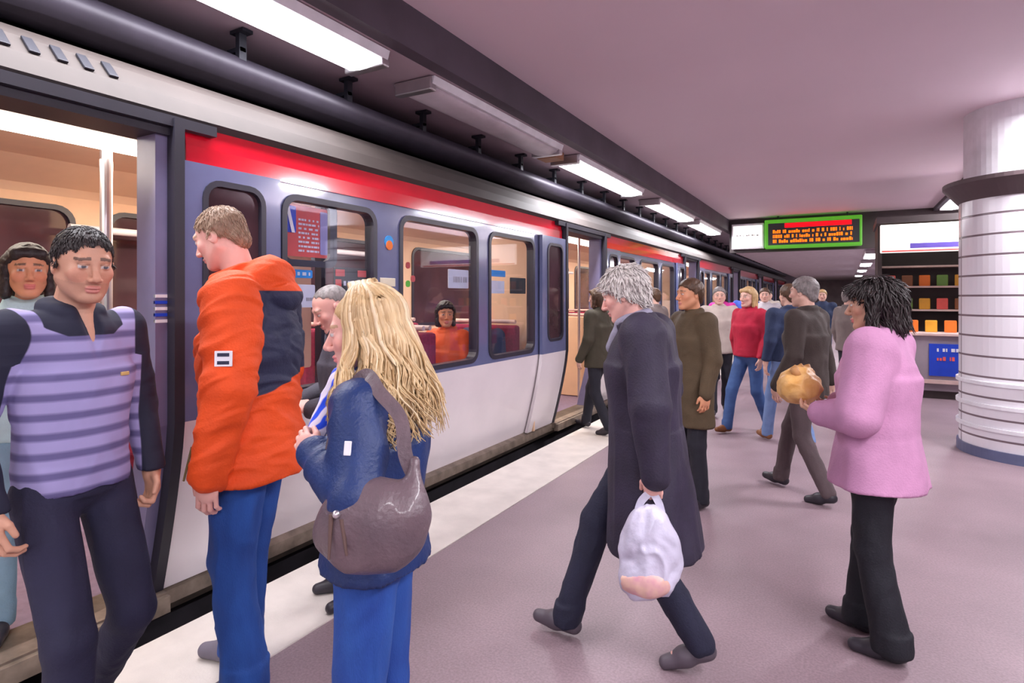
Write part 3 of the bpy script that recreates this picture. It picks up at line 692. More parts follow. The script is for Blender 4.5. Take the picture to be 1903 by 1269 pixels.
    if fit.get('collar', 1):
        cr = fit.get('collar_r', .02); 
        for a in np.linspace(0, 2*PI, 18, endpoint=False):
            if fit.get('vneck') and math.sin(a) > .72: continue
            b = a+2*PI/18; cz = fit.get('collar_z', .02); cc = neck+A((0, .01, cz))
            F.cone(cc+A((.068*math.cos(a), .066*math.sin(a), -.018*math.sin(a))), cc+A((.068*math.cos(b), .066*math.sin(b), -.018*math.sin(b))), cr*s, cr*s, .012)
    if fit.get('vneck'): F.cone(neck+A((0, .105, .05)), neck+A((0, .135, -.13)), .055*s, .012*s, .008, sub=True)
    if fit.get('hood'):
        c0 = neck+A((0, -.085, -.01)); Rh = rotm(0, -.5)
        F.ell(c0, A((.15, .085, .105)), .03, Rh); F.ell(c0+A((0, -.06, -.045)), A((.115, .06, .055)), .015, Rh)
        for sx in (-1, 1): F.cone(neck+A((sx*.085, -.03, .035)), neck+A((sx*.06, .075, .0)), .032*s, .024*s, .02)
    for i in (0, 1):
        sw = fit.get('sleeve', 1.)
        F.cone(sh[i], el[i], (.058*sw+T)*s, (.048*sw+T*.8)*s, .018); F.cone(el[i], wr[i], (.047*sw+T*.8)*s, (.036*sw+T*.5)*s, .015)
        dd = wr[i]-el[i]; dd /= np.linalg.norm(dd); F.cone(wr[i]-dd*.03*s, wr[i]+dd*.004, (.038*sw+T*.5)*s, (.037*sw+T*.5)*s, .006)
    F.cut(lambda x, y, z: hz-z+0*x+0*y)
    ft = fit.get('fold', 1)
    o = obj_from(F, fit.get('top_name', 'jacket'), fit['top'], root, .0085*s*ft, fit.get('ffx', (10, 10, 6)), seed=int(H*777), colfn=fit.get('colfn'))
    root['_'] = 0; del root['_']
    if fit.get('scarf'):
        F = Field(neck-.2, neck+.2, .007*q)
        for a in np.linspace(0, 2*PI, 14, endpoint=False):
            b = a+2*PI/14; F.cone(neck+A((.06*math.cos(a), .02+.062*math.sin(a), .035-.02*math.sin(a))), neck+A((.06*math.cos(b), .02+.062*math.sin(b), .035-.02*math.sin(b))), .022*s, .022*s, .012)
        F.cone(neck+A((0, .07, .0)), neck+A((0, .12, -.1)), .035*s, .03*s, .02)
        obj_from(F, 'scarf', fit['scarf'], root, .004, (20, 20, 12), 4)
    # ---- hair
    hk = hair.get('kind', 'short'); hm = hair.get('mat')
    T_ = lambda a, b, c: hc+R@(np.array((a, b, c))*hs)
    if hk != 'none' and hk != 'locks':
        lo2 = hc-.22; hi2 = hc+.22; lo2[2] -= hair.get('len', 0)
        F = Field(lo2, hi2, .0045*q); th = hair.get('th', .01)
        F.ell(T_(0, -.017, .034), np.array((.077+th, .097+th, .086+th*1.2))*hs, .01, R)
        rec = hair.get('rec', .010)
        def capf(x, y, z):
            L = [R[0, i]*(x-hc[0])+R[1, i]*(y-hc[1])+R[2, i]*(z-hc[2]) for i in range(3)]
            fr = (L[1]/hs)*.62-(L[2]/hs)*.78+rec+.004*np.sin(L[0]*170+L[1]*60)+.003*np.sin(L[1]*210+L[2]*90)       # forehead / ears / nape line
            side = np.abs(L[0])/hs-.2
            return np.maximum(fr, side)*.9
        F.cut(capf)
        for sx in (-1, 1):
            if hair.get('side', True): F.cone(T_(sx*.078, -.02, .03), T_(sx*.08, .005, -.0), .008*hs, .006*hs, .012)
        F.ell(T_(0, -.078, -.03), np.array((.055, .03, .05))*hs, .02, R)
        if hk == 'bob':
            ln = hair.get('len', .1)
            F.cone(T_(0, -.055, .0), T_(0, -.075, -.06-ln), .078*hs, .06*hs, .03)
            for sx in (-1, 1): F.cone(T_(sx*.072, -.02, .04), T_(sx*.078, .0, -.05-ln*.9), .026*hs, .02*hs, .02)
            F.cone(T_(-.05, .06, .085), T_(.05, .06, .085), .018*hs, .018*hs, .02)
        if hk == 'bun': F.ell(T_(0, -.105, .05), np.array((.04, .035, .04))*hs, .01, R)
        ho = obj_from(F, 'hair', hm, root, hair.get('amp', .004), (30, 30, 60), seed=3)
        nt_ = hair.get('tufts', 0)
        if nt_:
            me = ho.data; nv = len(me.vertices); V0 = np.empty(nv*3, np.float32); me.vertices.foreach_get('co', V0); V0 = V0.reshape(-1, 3)
            Nn = np.empty(nv*3, np.float32); me.vertices.foreach_get('normal', Nn); Nn = Nn.reshape(-1, 3)
            r_ = np.random.default_rng(nt_); VV = []; QQ = []; ln = hair.get('tlen', .04); tr = hair.get('tr', .0035)
            crown = hc+R@(np.array((0, -.05, .13))*hs)
            for i_ in r_.integers(0, nv, nt_):
                p = V0[i_].astype(float); n_ = Nn[i_].astype(float); fl = p-crown; fl -= n_*(fl@n_); fl += r_.normal(0, .012, 3)
                fl += R@np.array((0, -.02, -.03 if hk == 'bob' else -.012)); fl -= n_*(fl@n_); fl /= np.linalg.norm(fl)+1e-9
                sd_ = np.cross(n_, fl); b0 = len(VV); L_ = ln*r_.uniform(.6, 1.2); cv = r_.normal(0, .18)
                for j_, (t_, w_) in enumerate(((0, .6), (.35, 1), (.7, .8), (1, .1))):
                    c_p = p+fl*L_*t_+sd_*cv*L_*t_*t_+n_*(.0015+.16*L_*t_*(1-t_*.8))
                    for a_, b_ in ((-1, 0), (0, 1), (1, 0), (0, -1)): VV.append(c_p+sd_*a_*tr*w_*1.5+n_*b_*tr*w_)
                    if j_:
                        for k_ in range(4): QQ.append((b0+4*j_-4+k_, b0+4*j_-4+(k_+1) % 4, b0+4*j_+(k_+1) % 4, b0+4*j_+k_))
            m2 = mk_mesh('tufts', np.array(VV), np.array(QQ)); bmx = bmesh.new(); bmx.from_mesh(me); bmx.from_mesh(m2); bmx.to_mesh(me); bmx.free(); bpy.data.meshes.remove(m2)
            me.polygons.foreach_set('use_smooth', [True]*len(me.polygons))
    root_info = dict(root=root, s=s, neck=neck, hc=hc, R=R, hs=hs, sh=sh, el=el, wr=wr, pel=pel, chest=chest, an=an, lo=lo, hi=hi)
    return root_info

SHOE = mat('dark_shoe_leather', (.03, .025, .035), .45, var=.1)
def cloth(name, c, **k): return mat(name, c, k.pop('rough', .8), var=k.pop('var', .08), vs=k.pop('vs', 9), bump=k.pop('bump', .25), bs=k.pop('bs', 120), **k)
jeans = mat('blue_jeans', (.014, .085, .36), .8, c2=(.007, .04, .2), vs=9, bump=.3, bs=260, stretch=(1, 1, .35))
jeans2 = mat('royal_blue_jeans', (.02, .09, .36), .8, c2=(.008, .045, .26), vs=8, bump=.3, bs=260, stretch=(1, 1, .35))
hairmat = lambda n, c, c2=None: mat(n, c, .5, c2=c2 or tuple(x*.5 for x in c), vs=60, stretch=(1, 1, .3), bump=.5, bs=90)
dark_hair = hairmat('dark_hair', (.03, .02, .02)); white_hair = hairmat('white_hair', (.72, .68, .64), (.5, .46, .44)); sandy = hairmat('sandy_hair', (.4, .27, .18), (.28, .18, .12))
brown_hair = hairmat('brown_hair', (.12, .06, .03)); grey_hair = hairmat('grey_hair', (.3, .27, .26)); blond = hairmat('blond_hair', (.62, .42, .2), (.45, .28, .12))

def two_tone(m, c2):
    nt = m.node_tree; N = nt.nodes; L = nt.links; b = N['Principled BSDF']; old = b.inputs['Base Color'].links[0].from_socket
    at = N.new('ShaderNodeAttribute'); at.attribute_name = 'Col'; sp = N.new('ShaderNodeSeparateColor'); L.new(at.outputs['Color'], sp.inputs[0])
    rp = N.new('ShaderNodeValToRGB'); rp.color_ramp.elements[0].position = .46; rp.color_ramp.elements[1].position = .54; L.new(sp.outputs[0], rp.inputs[0])
    mx = N.new('ShaderNodeMixRGB'); L.new(rp.outputs[0], mx.inputs[0]); L.new(old, mx.inputs[1]); mx.inputs[2].default_value = (*c2, 1); L.new(mx.outputs[0], b.inputs['Base Color'])
    return m
def mask3(d): return np.repeat(np.clip(.5+d/.04, 0, 1)[:, None], 3, 1)
# ---- man in the orange jacket
OR = cloth('orange_shell', (.78, .075, .003), rough=.7, var=.05); NV = cloth('navy_shell', (.018, .022, .06), rough=.6)
def ojac(c):
    c = c/(1.93/1.75); x, y, z = c[:, 0], c[:, 1], c[:, 2]
    low = 1.14-.28*np.clip(-x, 0, .2)
    return mask3(np.minimum.reduce([-.02-y+.05*np.maximum(z-1.3, 0), z-low, 1.452-z, x+.182+.1*np.clip(1.3-z, 0, .2), .30-x]))
OR = two_tone(OR, (.018, .022, .06))
om = person('person', 'tall man in an orange and navy hooded jacket and blue jeans, head bowed', (-2.13, 1.60, .006), (-.86, -.51), 1.93,
    pose=dict(head=(-.0, .115, 1.65), neck=(0, .03, 1.49), pitch=.42, yaw=-.1, el=[(-.25, -.03, 1.13), (.25, -.02, 1.14)], wr=[(-.262, .03, .845), (.24, .06, .9)],
              kn=[(-.10, .03, .49), (.1, .05, .49)], an=[(-.12, -.03, .08), (.12, .09, .08)]),
    fit=dict(top=OR, colfn=ojac, ffx=(6, 6, 19), tro=jeans, tro_name='jeans', thick=.03, girth=1.18, hem=.79, flare=1.15, hood=True, collar=0, sleeve=1.2, tro_w=1.12, cuff=.066, fold=1.25, shoe=mat('grey_trainer', (.16, .14, .18), .6)),
    hair=dict(kind='short', mat=sandy, th=.003, brow=(.42, .28, .18), rec=.012, amp=.0015, tufts=1400, tlen=.016, tr=.0014), skin='pink')
r = om['root']; s = om['s']
# ---- blonde woman
NB_ = cloth('navy_quilt', (.006, .028, .13), rough=.5, var=.12)
bw = person('person', 'woman with long wavy blonde hair in a blue jacket and jeans, seen from the side', (-1.17, 1.29, 0), (-.91, -.41), 1.60,
    pose=dict(head=(0, .045, 1.62), neck=(0, 0, 1.47), yaw=.2, pitch=.18, el=[(-.285, -.035, 1.20), (.235, -.01, 1.2)], wr=[(-.155, .13, 1.27), (.10, .17, 1.28)],
              hd=[(.35, .8, .5), (-.6, .5, .3)], pn=[(.4, -.3, -.2), (-.3, -.5, 0)], curl=[1.0, 1.0], kn=[(-.09, .03, .49), (.09, .0, .49)], an=[(-.1, .0, .08), (.09, -.06, .08)]),
    fit=dict(top=NB_, tro=jeans2, tro_name='jeans', thick=.022, girth=1.06, hem=.92, flare=1.1, sleeve=1.1, fold=1.5, collar_r=.016, cuff=.05, tro_w=1.05),
    hair=dict(kind='locks', male=False, brow=(.45, .3, .16), col=(.7, .5, .25)), skin='pink')
hm = mat('blonde_locks', (1, 1, 1), .42, var=.12, vs=70, attr='Col', stretch=(1, 1, .25), bump=.3, bs=120)
hc, R, hs = bw['hc'], bw['R'], bw['hs']
V = []; Q = []; C = []
def lock(path, r0, col, sides=6):
    path = np.array(path); n = len(path); base = len(V); tan = np.gradient(path, axis=0); up = np.array((0.3, .5, .8))
    for i in range(n):
        t = tan[i]/(np.linalg.norm(tan[i])+1e-9); u = np.cross(t, up); u /= np.linalg.norm(u)+1e-9; v = np.cross(t, u)
        f = i/(n-1); rr = r0*(.55+.45*math.sin(PI*min(1, f*1.6+.12)))*(1-.75*max(0, f-.6)/.4)
        for k in range(sides):
            a = 2*PI*k/sides; V.append(path[i]+u*math.cos(a)*rr+v*math.sin(a)*rr*.6); C.append(np.array(col)*(1-.0*f))
        if i:
            for k in range(sides):
                k2 = (k+1) % sides; Q.append((base+(i-1)*sides+k, base+(i-1)*sides+k2, base+i*sides+k2, base+i*sides+k))
rr_ = random.Random(4)
for n_ in range(1290):
    az = rr_.uniform(-PI, PI)                          # 0 = front, positive = the right-hand side
    if abs(az) < 1.2: az = math.copysign(rr_.uniform(1.2, 1.7), az)
    frt = n_ >= 1150
    if frt: az = rr_.uniform(-1.42, -1.12) if n_ % 4 else rr_.uniform(1.12, 1.4)
    lay = rr_.random()
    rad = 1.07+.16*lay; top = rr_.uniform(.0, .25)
    path = []; ph = 4.2*az+1.5*math.sin(3*az)+rr_.uniform(-.5, .5); fr = rr_.uniform(13, 16); pm1 = rr_.uniform(.85, 1.2)
    endz = -.22-.12*rr_.random() if abs(az) > 1.5 else -.20-.1*rr_.random()
    if frt: endz = -.36-.08*rr_.random()
    sx = math.copysign(1, az)
    for j in range(9):
        th = top+(1.72-top)*j/8                        # polar angle down the skull
        a2 = az if th > .5 else az
        x = math.sin(a2)*math.sin(th)*.080*rad; y = math.cos(a2)*math.sin(th)*.101*rad-.017; z = .034+.092*rad*math.cos(th)
        if j == 0: x = sx*.006; y = .055*math.cos(az)*1-.01; z = .034+.098*rad*.98
        path.append((x, y, z))
    x0, y0, z0 = path[-1]; m_ = 16
    for j in range(1, m_+1):
        f = j/m_; z = z0+(endz-z0)*f; flare = 1+.8*f*pm1*(.5+.5*lay); wv = .021*math.sin(fr*f*1.0+ph)*(0.3+f)
        x = x0*flare+wv*math.cos(az)*1.2; y = y0*(1+.25*f)+(-.10*f*(.3+.7*lay) if y0 < .0 else .02*f*pm1)+wv*abs(math.sin(az))*1.3
        if frt: x = x0*(1+.25*f)+wv*.8; y = y0+.055*f+wv
        path.append((x, y, z))
    P3 = [hc+R@(np.array(p)*hs) if i < 9 else None for i, p in enumerate(path)]
    # the hanging part falls straight down in the body's own frame
    anc = P3[8]; Ry = rotm(0.0, 0)
    for i in range(9, len(path)):
        d = np.array(path[i])-np.array(path[8]); dz = d[2]; d2 = R@np.array((d[0], d[1], 0))*hs; P3[i] = anc+np.array((d2[0], d2[1]+.0, dz*hs))
    for i in range(9, len(path)):                       # rest outside shoulders and back
        p = P3[i]; cz = bw['chest'][2]+.13
        if p[2] < cz+.06:
            ex, ey = (.12, .16) if frt else (.20, .135); q_ = math.hypot(p[0]/ex, (p[1]+.0)/ey)
            if q_ < 1:
                k_ = 1/max(q_, .3)**.8; P3[i] = np.array((p[0]*k_, p[1]*k_, p[2]))
    for _ in range(3):
        P3 = P3[:9]+[(P3[i-1]+P3[i]*2+P3[min(i+1, len(P3)-1)])/4 for i in range(9, len(P3))]
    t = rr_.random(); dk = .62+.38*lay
    col = np.array((.90, .68, .38))*t+np.array((.58, .37, .17))*(1-t) if t < .93 else np.array((.90, .72, .46))
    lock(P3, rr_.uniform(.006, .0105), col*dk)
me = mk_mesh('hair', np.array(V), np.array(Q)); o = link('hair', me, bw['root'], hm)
at = me.color_attributes.new('Col', 'FLOAT_COLOR', 'POINT'); at.data.foreach_set('color', np.concatenate([np.array(C), np.ones((len(C), 1))], 1).astype(np.float32).ravel())
# scalp volume under the locks
F = Field(hc-.2, hc+.2, .006); F.ell(hc+R@(np.array((0, -.02, .036))*hs), np.array((.083, .1, .093))*hs, .01, R)
F.cut(lambda x, y, z: ((R[0, 1]*(x-hc[0])+R[1, 1]*(y-hc[1])+R[2, 1]*(z-hc[2]))*.7-(R[0, 2]*(x-hc[0])+R[1, 2]*(y-hc[1])+R[2, 2]*(z-hc[2]))*.7-.0))
obj_from(F, 'hair_roots', blond, bw['root'])
# scarf
scm = wave_mat('scarf_print', (.01, .07, .75), (.75, .7, .85), 9, 'DIAGONAL', distort=6)
F = Field(bw['neck']-.3, bw['neck']+.25, .006); nk = bw['neck']
for a in np.linspace(0, 2*PI, 16, endpoint=False):
    b = a+2*PI/16; F.cone(nk+np.array((.075*math.cos(a), .01+.08*math.sin(a), -.0)), nk+np.array((.075*math.cos(b), .01+.08*math.sin(b), -.0)), .03, .03, .015)
F.cone(nk+np.array((-.02, .10, -.01)), nk+np.array((-.03, .165, -.2)), .035, .045, .03); F.cone(nk+np.array((.02, .10, -.01)), nk+np.array((.0, .15, -.17)), .035, .04, .03)
obj_from(F, 'scarf', scm, bw['root'], .006, (20, 20, 12), 4)

# ---- handbag of the blonde woman (her own local frame)
BL = mat('taupe_leather', (.17, .115, .13), .4, c2=(.10, .07, .085), vs=7, bump=.35, bs=70, coat=.15)
hbq = thing('handbag', 'slouchy taupe leather handbag hanging from the blonde woman\'s shoulder', 'handbag', tuple(bw['root'].location), bw['root'].rotation_euler.z)
c = np.array((-.275, -.07, 1.04)); F = Field(c-.28, c+.30, .006)
F.ell(c+(0, 0, -.02), (.06, .135, .10), .03); F.ell(c+(0, -.015, .03), (.045, .115, .075), .04); F.cone(c+(0, -.11, .03), c+(.03, -.105, .14), .03, .016, .04)
obj_from(F, 'bag_body', BL, hbq, .008, (12, 9, 5), 8)
shp = bw['sh'][0]+np.array((-.01, -.012, .075))
def strap(name, pts, wd, th, m, parent):
    pts = np.array(pts, float); n = len(pts); dense = []
    for i in range(n-1):
        p0 = pts[max(i-1, 0)]; p1 = pts[i]; p2 = pts[i+1]; p3 = pts[min(i+2, n-1)]
        for t in np.linspace(0, 1, 7)[:-1]: dense.append(.5*((2*p1)+(-p0+p2)*t+(2*p0-5*p1+4*p2-p3)*t*t+(-p0+3*p1-3*p2+p3)*t**3))
    dense.append(pts[-1]); D = np.array(dense); T = np.gradient(D, axis=0); Vv = []; Qq = []
    for i, p in enumerate(D):
        t = T[i]/np.linalg.norm(T[i]); out = np.array((-1., 0, .35)); w_ = np.cross(t, out); w_ /= np.linalg.norm(w_); n_ = np.cross(w_, t)
        for a, b in ((-1, -1), (1, -1), (1, 1), (-1, 1)): Vv.append(p+w_*a*wd/2+n_*b*th/2)
        if i:
            for k in range(4): Qq.append((4*i-4+k, 4*i-4+(k+1) % 4, 4*i+(k+1) % 4, 4*i+k))
    Qq.append((0, 3, 2, 1)); e = len(Vv)-4; Qq.append((e, e+1, e+2, e+3))
    return link(name, mk_mesh(name, np.array(Vv), np.array(Qq), False), parent, m)
strap('strap', [c+(.03, -.10, .11), (-.245, -.15, 1.20), (-.215, -.13, 1.28), tuple(shp+(-.03, -.05, -.035)), tuple(shp+(.01, 0, .005)), tuple(shp+(.02, .05, -.05)), (-.19, .05, 1.22), (-.20, .05, 1.15), c+(.04, .06, .06)], .034, .008, BL, hbq)
bm = bmesh.new(); cyl(bm, (-.333, .0, 1.08), (-.343, .002, .98), .006, .003); cyl(bm, (-.333, -.025, 1.07), (-.343, -.04, .99), .006, .003); bmobj('tassel', bm, mat('tassel_brown', (.12, .07, .06), .5), hbq)
bm = bmesh.new(); bmesh.ops.create_uvsphere(bm, u_segments=12, v_segments=8, radius=.010, matrix=Matrix.Translation((-.333, -.012, 1.08))); bmobj('clasp', bm, M['steel'], hbq, True)

from mathutils.bvhtree import BVHTree
def on(tgt, name, p, d, bm, m, parent):
    me = tgt.data; t = BVHTree.FromPolygons([v.co[:] for v in me.vertices], [q.vertices[:] for q in me.polygons])
    loc, nor, _, _ = t.ray_cast(Vector(p), Vector(d).normalized()); nor = -Vector(d).normalized()*.5+nor*(.5 if nor.dot(Vector(d)) < 0 else -.5); nor.normalize()
    o = bmobj(name, bm, m, parent); z = Vector((0, 0, 1)); y = z.cross(nor).normalized(); z2 = nor.cross(y)
    mt = Matrix((nor, y, z2)).transposed().to_4x4(); mt.translation = loc+nor*.003; o.matrix_local = mt; return o
def kid(root, nm): return [c for c in root.children if c.name.split('.')[0] == nm][0]
def plate(w_, h_, t_=.003):
    bm = bmesh.new(); box(bm, -t_, t_, -w_/2, w_/2, -h_/2, h_/2, bev=t_*.6); return bm
oj = kid(om['root'], 'jacket'); P0 = om['sh'][0]*.35+om['el'][0]*.65
bdg = on(oj, 'sleeve_badge', (P0[0]-.4, P0[1]-.02, P0[2]), (1, 0, 0), plate(.06, .055), M['pwhite'], om['root'])
for zz in (-.014, .014): boxobj('badge_print', (.003, .0045, -.02, .02, zz-.006, zz+.006), NV, bdg)
on(oj, 'pocket_zip', (-.5, .09, .98), (1, 0, 0), plate(.008, .12), mat('zip_olive', (.12, .09, .03), .5), om['root'])
on(kid(bw['root'], 'jacket'), 'sleeve_badge', tuple(bw['sh'][0]*.6+bw['el'][0]*.4+np.array((-.3, 0, 0))), (1, 0, 0), plate(.018, .034), M['pwhite'], bw['root'])

# ---- man in the striped jumper stepping out of the train
stripe = wave_mat('lilac_stripes', (.36, .33, .60), (.13, .115, .27), 5.2, 'Z', sharp=.22, bias=.33, bump=.2); navy = cloth('navy_wool', (.012, .014, .035)); dtr = cloth('dark_blue_trousers', (.018, .018, .05))
def sj(c):
    c = c/(1.81/1.75); x = np.abs(c[:, 0]); y, z = c[:, 1], c[:, 2]
    P_ = np.stack([x, y, z], 1); dm = np.full(len(x), 9.)
    for a_, b_ in ((np.array((.17, -.01, 1.42)), np.array((.24, -.045, 1.145))), (np.array((.24, -.045, 1.145)), np.array((.235, .05, .92)))):
        t_ = np.clip(((P_-a_)@(b_-a_))/((b_-a_)@(b_-a_)), 0, 1)[:, None]; dm = np.minimum(dm, np.linalg.norm(P_-a_-t_*(b_-a_), axis=1))
    e_ = np.sqrt((x/.165)**2+(y/.118)**2); arm = np.minimum(.10-dm, (e_-np.where(z < 1.33, 1.22, 1.09))*.15); colr = np.minimum(z-1.405-.55*np.clip(x-.07, 0, 1), .12-x)
    return mask3(np.maximum(arm, colr))
stripe = two_tone(stripe, (.012, .014, .035))
sm = person('person', 'dark-haired man in a lilac striped jumper with navy sleeves stepping off the train', (-2.21, .99, .006), (.98, .12), 1.81,
    pose=dict(head=(0, .05, 1.625), pitch=.22, yaw=-.22, sh=[(-.165, -.01, 1.42), (.175, -.01, 1.42)], el=[(-.235, -.03, 1.14), (.25, -.06, 1.15)], wr=[(-.225, .05, .92), (.25, .05, .93)], hd=[(.15, .3, -1), (0, .3, -1)], curl=[.9, .6],
              kn=[(-.11, .12, .50), (.11, .16, .52)], an=[(-.12, -.16, .10), (.11, .17, .08)], toe=[(-.1, 1, -.1), (.1, 1, 0)]),
    fit=dict(top=stripe, colfn=sj, top_name='jumper', tro=dtr, thick=.012, hem=.93, flare=1.0, vneck=True, collar_r=.022, collar_z=.015, sleeve=.95, girth=.92, fold=.9, tro_w=.98),
    hair=dict(kind='short', mat=dark_hair, th=.003, brow=(.05, .03, .025), stubble=.15, rec=.012, tufts=1600, tlen=.014, tr=.0015, amp=.001), skin='tan')
on(kid(sm['root'], 'jumper'), 'chest_emblem', (-.09, .6, 1.32), (0, -1, 0), plate(.03, .012), mat('emblem_gold', (.6, .4, .15), .5), sm['root'])

# ---- youth behind him in the doorway
person('person', 'dark-haired young woman in a pale teal top standing in the train doorway', (-3.17, 1.24, .11), (.95, -.3), 1.70,
    pose=dict(el=[(-.22, .0, 1.14), (.24, -.03, 1.14)]), fit=dict(top=cloth('pale_teal', (.5, .72, .75)), tro=cloth('pale_blue_denim', (.3, .5, .62)), top_name='shirt', fold=.8),
    hair=dict(kind='bob', mat=dark_hair, th=.012, male=False, len=.06, brow=(.04, .03, .02)), skin='warm', q=1.5)

# ---- bald man between orange jacket and blonde woman
dgrey = cloth('dark_grey_jacket', (.075, .068, .09))
person('person', 'balding man in a dark grey jacket looking down beside the train', (-2.28, 2.29, .006), (-.45, -.89), 1.67,
    pose=dict(head=(0, .09, 1.59), neck=(0, .015, 1.46), pitch=.55, yaw=.0, wr=[(-.14, .22, 1.08), (.14, .22, 1.08)], el=[(-.25, -.02, 1.13), (.25, -.02, 1.13)], hd=[(.4, .8, .2), (-.4, .8, .2)], pn=[(.6, 0, -.6), (-.6, 0, -.6)]),
    fit=dict(top=dgrey, tro=dtr, thick=.02, hem=.84, girth=1.05), hair=dict(kind='short', mat=grey_hair, th=.0015, brow=(.35, .22, .16), rec=.045, amp=.001, side=False), skin='pink', q=1.15)

# ---- white-haired man walking with a plastic bag
wcoat = cloth('dark_overcoat', (.027, .02, .044), rough=.7, var=.15)
wm = person('person', 'white-haired man in a long dark overcoat walking towards the train', (-.78, 2.62, 0), (-.985, -.15), 1.74,
    pose=dict(head=(0, .10, 1.60), neck=(0, .035, 1.46), chest=(0, .015, 1.28), pitch=.35, yaw=-.05, el=[(-.25, -.05, 1.14), (.25, -.05, 1.14)], wr=[(-.26, -.07, .87), (.25, .12, .91)],
              hip=[(-.09, 0, .92), (.09, 0, .92)], kn=[(-.10, -.01, .50), (.06, .24, .53)], an=[(-.10, -.24, .125), (-.02, .36, .09)], toe=[(-.1, 1, -.35), (.1, 1, .12)], curl=[1.2, .6]),
    fit=dict(scarf=cloth('lilac_grey_scarf', (.28, .27, .36)), top=wcoat, top_name='overcoat', tro=cloth('black_blue_trousers', (.012, .013, .035)), thick=.03, girth=1.1, hem=.48, flare=1.35, hem_off=(0, -.04), sleeve=1.2, fold=1.3, ffx=(9, 9, 2.5), tro_w=1.08, shoe=mat('scuffed_shoe', (.09, .07, .09), .5)),
    hair=dict(kind='short', mat=white_hair, th=.012, brow=(.6, .55, .5), amp=.005, tufts=1500, tlen=.04, tr=.003), skin='pink')
bagm = mat('white_plastic', (.62, .6, .74), .35, var=.08, vs=12, bump=.5, bs=25); 
pb = thing('plastic_bag', 'white and pink plastic carrier bag in the white-haired man\'s hand', 'carrier bag', tuple(wm['root'].location), wm['root'].rotation_euler.z)
wv = wm['wr'][0]; c = wv+np.array((-.03, .015, -.33)); F = Field(c-.25, c+.35, .006)
F.ell(c, (.075, .12, .16), .04); F.ell(c+(0, 0, .09), (.055, .085, .12), .04)
F.ell(c+(-.02, .03, -.08), (.07, .09, .08), .03)
obj_from(F, 'bag_body', bagm, pb, .014, (14, 14, 9), 5)
for sy in (-1, 1): strap('bag_handle', [c+(0, sy*.05, .17), c+(.01, sy*.035, .22), tuple(wv+(.0, .012+sy*.005, -.075))], .03, .004, bagm, pb)
F = Field(c-.25, c+.1, .007); F.ell(c+(-.03, .02, -.075), (.07, .105, .07), .02); F.cut(lambda x, y, z: (z-c[2])+.03+.3*(y-c[1])+0*x)
obj_from(F, 'printed_corner', mat('pink_print', (.62, .3, .36), .4, c2=(.8, .55, .4), vs=18), pb, .008, (14, 14, 9), 5)

# ---- woman in the pink coat
pink = cloth('pink_coat', (.52, .25, .42), rough=.85, var=.06)
pw = person('person', 'dark-haired woman in a pink coat and black trousers holding a golden bag', (.13, 3.16, 0), (-.93, .25), 1.66,
    pose=dict(el=[(-.25, .02, 1.13), (.25, .02, 1.13)], wr=[(-.17, .19, 1.11), (.13, .19, 1.11)], hd=[(.4, 1, .0), (-.4, 1, .0)], pn=[(.3, 0, 1), (-.3, 0, 1)], curl=[.5, .5],
              an=[(-.1, -.08, .08), (.1, .09, .08)], kn=[(-.1, .0, .49), (.1, .06, .49)], yaw=.1, pitch=.12),
    fit=dict(top=pink, top_name='coat', tro=cloth('black_trousers', (.008, .008, .014)), thick=.035, girth=1.12, hem=.78, flare=1.3, sleeve=1.25, fold=1.2, ffx=(8, 8, 3), tro_w=1.1, cuff=.07),
    hair=dict(kind='bob', mat=dark_hair, male=False, th=.012, len=.03, brow=(.04, .03, .02), amp=.005, tufts=1200, tlen=.05, tr=.0032), skin='olive', q=1.15)
gb = thing('golden_bag', 'golden yellow paper bag held in front by the woman in the pink coat', 'bag', tuple(pw['root'].location), pw['root'].rotation_euler.z)
c = np.array((-.02, .33, 1.14)); F = Field(c-.25, c+.25, .007); F.ell(c, (.14, .09, .075), .03); F.ell(c+(0, .0, .03), (.12, .075, .07), .03)
obj_from(F, 'bag_body', mat('golden_paper', (.62, .3, .06), .5, c2=(.8, .5, .2), vs=14, bump=.4, bs=40), gb, .012, (12, 12, 20), 2)
bm = bmesh.new()
for k in range(5): cyl(bm, (c[0]-.08+.04*k, c[1]-.02, c[2]+.06), (c[0]-.085+.043*k, c[1]+.02*(k % 2), c[2]+.10), .018, .02, seg=10)
bmobj('contents', bm, mat('bread_roll', (.5, .24, .08), .6), gb, True)

# ---- people farther along the platform
def far(label, loc, face, H, top, tro, hairm, kind='short', male=True, hem=.86, q=2.4, skin='fair', pose=None, th=.01, **kw):
    return person('person', label, loc, face, H, pose=pose, fit=dict(top=top, tro=tro, thick=.022, girth=1.08, hem=hem, **kw),
                  hair=dict(kind=kind, mat=hairm, male=male, th=th, len=.06, brow=(.15, .1, .06)), skin=skin, q=q)
walk = dict(kn=[(-.1, -.02, .5), (.1, .18, .51)], an=[(-.1, -.22, .1), (.1, .26, .09)], toe=[(-.1, 1, -.2), (.1, 1, .1)], wr=[(-.25, .1, .9), (.25, -.08, .92)])
walk2 = dict(kn=[(-.1, .18, .51), (.1, -.02, .5)], an=[(-.1, .26, .09), (.1, -.22, .1)], toe=[(-.1, 1, .1), (.1, 1, -.2)])
olive = cloth('olive_coat', (.06, .05, .03)); brown = cloth('brown_olive_coat', (.09, .06, .03)); cream = cloth('cream_coat', (.55, .47, .42)); redj = cloth('crimson_jacket', (.45, .008, .04)); dnavy = cloth('navy_jacket', (.02, .035, .09))
